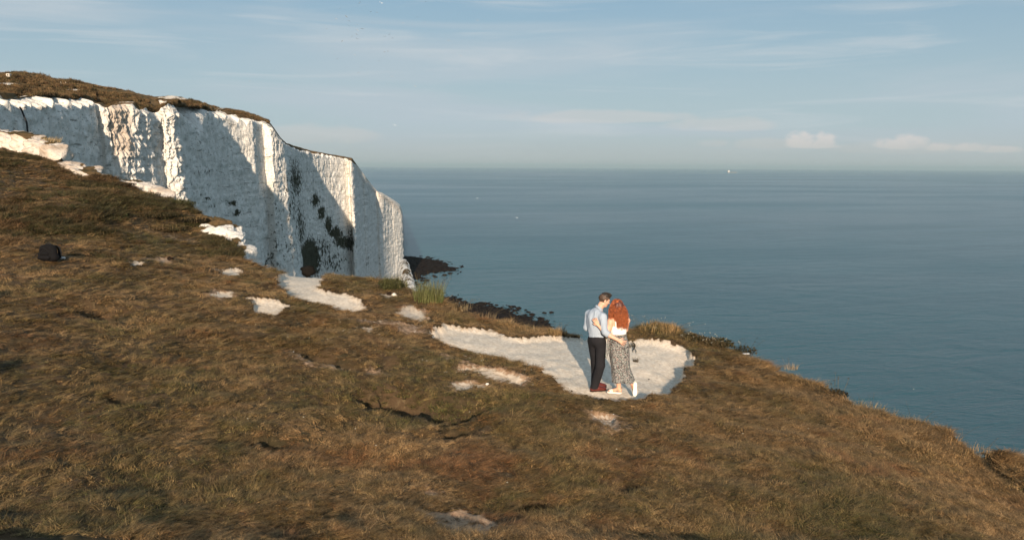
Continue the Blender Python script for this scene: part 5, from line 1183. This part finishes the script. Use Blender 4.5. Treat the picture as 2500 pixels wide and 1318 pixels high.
for i, (px, py, lb) in enumerate([(52, 338, 'dark grass tuft on top of the chalk outcrop, left one'), (92, 350, 'dark grass tuft on top of the chalk outcrop, middle one'), (125, 348, 'pale dry tuft on the tip of the chalk outcrop')]):
    g = P(px, py, 50 - i); root = empty('grass_tuft', tuple(g)); tag(root, lb, 'plant')
    b_ = tuft_mesh('blades', 260, .42, .03, .55, .1, M['scrub' if i < 2 else 'straw'], seed=70 + i); C.objects.link(b_); b_.parent = root; b_.name = 'blades'; b_['kind'] = 'stuff'

# ------------------------------------------------------------------ things on the far cliff top
M['concrete'] = simple('pale_concrete', (.50, .47, .42), .9, .1, 2); M['post'] = simple('pale_wood_post', (.48, .40, .30), .9, .15, 3); M['pipe'] = simple('black_iron_pipe', (.02, .02, .022), .6, .2, 3)
def box_mesh(name, x0, x1, y0, y1, z0, z1, mat, parent=None, bev=.02):
    b = bev; V = []
    for z, s_ in ((z0, b), (z0 + b, 0), (z1 - b, 0), (z1, b)): V += [(x0 + s_, y0 + s_, z), (x1 - s_, y0 + s_, z), (x1 - s_, y1 - s_, z), (x0 + s_, y1 - s_, z)]
    Fs = [(3, 2, 1, 0), (12, 13, 14, 15)] + [tuple(q) for q in grid_faces(4, 4, True)]
    return mesh(name, V, Fs, mat, False, parent)
def hill_point(px, py):
    m, t = slopes(px, py); i = int(np.argmin(np.abs(mc - m))); dz = CZ + t * Dt[:, i] - Zt[:, i]; k = np.where(dz < 0)[0]; j = k[0] if len(k) else len(offs) // 3
    return A3(m * Dt[j, i], Dt[j, i], Zt[j, i])
hp_ = hill_point(22, 191); blk = empty('concrete_marker', tuple(hp_)); tag(blk, 'small pale concrete pillbox block on the skyline of the far hill', 'marker')
w_ = 4.2 * hp_[1] / F; box_mesh('body', -w_, w_, -w_, w_, -.3, 10.0 * hp_[1] / F, M['concrete'], blk, .08); box_mesh('opening', -w_ * .25, w_ * .35, -w_ - .03, -w_ + .1, 5 * hp_[1] / F, 8.0 * hp_[1] / F, M['pipe'], blk, .01)
for i, (px, py, h_) in enumerate([(149, 210, 9), (156, 210, 6), (161, 210, 8)]):
    q = hill_point(px, py); k_ = q[1] / F; o = box_mesh('fence_post', -k_ * .7, k_ * .7, -k_ * .7, k_ * .7, -.4, h_ * k_, M['post'], None, .01); o.location = tuple(q)
    tag(o, ['tallest and leftmost of the three pale posts on the far hill', 'short middle one of the three pale posts on the far hill', 'rightmost of the three pale posts on the far hill'][i], 'post', 'posts on the far hill')
def cliff_pt(px, py, out=.35):
    i = int(np.argmin(np.abs(cps - px))); z = P(px, py, Dc[i])[2]; j = int(np.argmin(np.abs(Zc[:, i] - z))); return A3(Xc[j, i] + nx[i] * out, Yc[j, i] + ny[i] * out, z)
o = tubes('drain_pipe', [np.array([cliff_pt(44, 262), cliff_pt(46, 268), cliff_pt(47.5, 284), cliff_pt(50, 300), cliff_pt(53, 318), cliff_pt(55, 335)])], .13, 8, M['pipe'], None)
tag(o, 'black pipe running down the shaded chalk face at the far left', 'pipe')

# ------------------------------------------------------------------ ship on the horizon
def at_dist(px, D, z): m, t = slopes(px, 400); return A3(m * D, D, z)
D_s = 14500; s0 = at_dist(1788, D_s, 0); ship = empty('cargo_ship', tuple(s0)); tag(ship, 'distant cargo ship with white superstructure on the horizon', 'ship')
M['hull'] = simple('grey_hull', (.16, .17, .17), .6, .1, .01); M['shipwhite'] = simple('white_ship_paint', (.5, .5, .49), .5, .03, .1)
V = [(-85, -12, 0), (75, -12, 0), (92, 0, 0), (75, 12, 0), (-85, 12, 0), (-88, -13, 13), (76, -14, 13), (100, 0, 17), (76, 14, 13), (-88, 13, 13)]
mesh('hull', V, [(4, 3, 2, 1, 0), (5, 6, 7, 8, 9), (0, 1, 6, 5), (1, 2, 7, 6), (2, 3, 8, 7), (3, 4, 9, 8), (4, 0, 5, 9)], M['hull'], False, ship)
box_mesh('superstructure', -80, -48, -12, 12, 13, 38, M['shipwhite'], ship, .5); box_mesh('bridge', -74, -54, -14, 14, 38, 44, M['shipwhite'], ship, .4); box_mesh('funnel', -84, -78, -3, 3, 30, 46, M['hull'], ship, .3)
for x_m in (-20, 25, 68): box_mesh('mast', x_m - .8, x_m + .8, -.8, .8, 13, 27, M['hull'], ship, .1)

# ------------------------------------------------------------------ gulls
M['gull'] = simple('gull_plumage', (.36, .37, .38), .8, .15, 3); M['gullw'] = simple('white_plumage', (.80, .80, .78), .8, .05, 3)
def gull_mesh(flap, seed):
    V, Fs = [], []
    nr_, ns = 9, 8
    for i in range(nr_):
        t_ = i / (nr_ - 1); r_ = .085 * math.sin(math.pi * min(1, t_ * 1.02 + .02)) ** .7 * (1 - .3 * t_) + .004
        for j in range(ns): a = j / ns * 6.283; V.append((r_ * math.cos(a), .28 - .56 * t_, r_ * math.sin(a) * .9))
    Fs += [tuple(q) for q in grid_faces(nr_, ns, True)]
    for sg in (1, -1):
        st = [(0.03, .09, -.06, 0), (.28, .12, -.08, flap * .14), (.48, .06, -.08, flap * .17), (.72, -.08, -.13, flap * .02), (.78, -.13, -.14, -.02)]
        b = len(V)
        for x, yf, yb, z in st: V += [(sg * x, yf, z + .012), (sg * x, yb, z), (sg * x, (yf + yb) / 2, z - .010)]
        for i in range(len(st) - 1):
            q = b + 3 * i; Fs += [(q, q + 1, q + 4, q + 3), (q + 1, q + 2, q + 5, q + 4), (q + 2, q, q + 3, q + 5)]
    b = len(V); V += [(0, -.26, .01), (.07, -.40, .0), (-.07, -.40, .0), (0, -.26, -.015)]; Fs += [(b, b + 1, b + 2), (b + 3, b + 2, b + 1)]
    me = bpy.data.meshes.new('gull'); me.from_pydata(V, [], Fs); me.update(); return me
gm = [gull_mesh(f, 0) for f in (1.0, .4, -.5)]
for g_ in gm: g_.materials.append(M['gull'])
gw = gull_mesh(.8, 0); gw.materials.append(M['gullw'])
birds = [(878, 8), (830, 22), (846, 41), (821, 47), (852, 52), (852, 63), (872, 61), (884, 71), (797, 71), (871, 85), (873, 74), (859, 90), (872, 95), (835, 101), (905, 29), (920, 31), (1039, 5), (1018, 42), (1037, 54), (984, 57), (951, 84), (940, 90), (958, 94), (939, 127), (947, 126),
         (817, 134), (867, 135), (824, 144), (926, 150), (885, 165), (946, 206), (978, 204), (1014, 211), (1048, 137), (1125, 137), (957, 187), (610, 199), (707, 203), (1166, 50), (1095, 100), (875, 178), (922, 230)]
for i, (px, py) in enumerate(birds):
    white = False; D_b = random.uniform(300, 420); q = P(px, py, D_b); o = bpy.data.objects.new('gull', gm[i % 3]); C.objects.link(o)
    o.location = tuple(q); o.rotation_euler = (random.uniform(-.4, .4), random.uniform(-.6, .6), random.uniform(-.9, .9)); s_ = random.uniform(.8, 1.1) * 1.1; o.scale = (s_,) * 3
    special = {(610, 199): 'dark gull alone in the sky above the highest part of the cliff', (707, 203): 'dark gull right of the lone one above the cliff', (1166, 50): 'rightmost and highest stray gull right of the main flock', (1095, 100): 'faint gull between the flock and the stray one at right',
               (1125, 137): 'tiny gull just above the thin white cloud streak', (1048, 137): 'tiny gull left of the thin white cloud streak', (1014, 211): 'dark gull lowest right of the flock over the horizon haze', (978, 204): 'dark gull beside the lowest right one of the flock',
               (946, 206): 'faint gull lowest in the middle of the flock', (1039, 5): 'gull touching the upper frame border right of the bright white one', (957, 187): 'faint gull just above the lowest pair of the flock', (922, 230): 'faintest gull below the whole flock'}
    tag(o, special.get((px, py)) or ('tiny grey gull in the dense left column of the flock' if px < 890 else 'tiny grey gull in the loose right half of the flock'), 'gull', 'gulls circling in the sky')
for px, py, D_b, lb in ((931, 8, 300, 'bright white gull catching the sun, topmost in the flock'), (1262, 532, 400, 'white gull flying low over the open sea right of the cliff'), (1165, 484, 520, 'white gull over the sea just beyond the cliff end'), (964, 306, 380, 'pale gull low beside the pinkish cloud')):
    o = bpy.data.objects.new('gull', gw); C.objects.link(o); o.location = tuple(P(px, py, D_b)); o.rotation_euler = (.5, .3, .5); o.scale = (1.2,) * 3; tag(o, lb, 'gull')

# ------------------------------------------------------------------ sea air
V = [(x, y, z) for z in (-1.5, 260) for x, y in ((-88000, -88000), (88000, -88000), (88000, 88000), (-88000, 88000))]
hzo = mesh('haze', V, [(3, 2, 1, 0), (4, 5, 6, 7), (0, 1, 5, 4), (1, 2, 6, 5), (2, 3, 7, 6), (3, 0, 4, 7)], None)
hm = bpy.data.materials.new('sea_haze'); hm.use_nodes = True; hn = NT(hm.node_tree); hn.n.clear()
pv = hn.new('ShaderNodeVolumePrincipled'); pv.inputs['Color'].default_value = (.44, .60, .68, 1); pv.inputs['Density'].default_value = HAZE; pv.inputs['Anisotropy'].default_value = 0
ho = hn.new('ShaderNodeOutputMaterial'); hn.l.new(pv.outputs[0], ho.inputs['Volume']); hzo.data.materials.append(hm)
tag(hzo, 'thin pale sea haze softening the horizon', 'haze', kind='stuff')
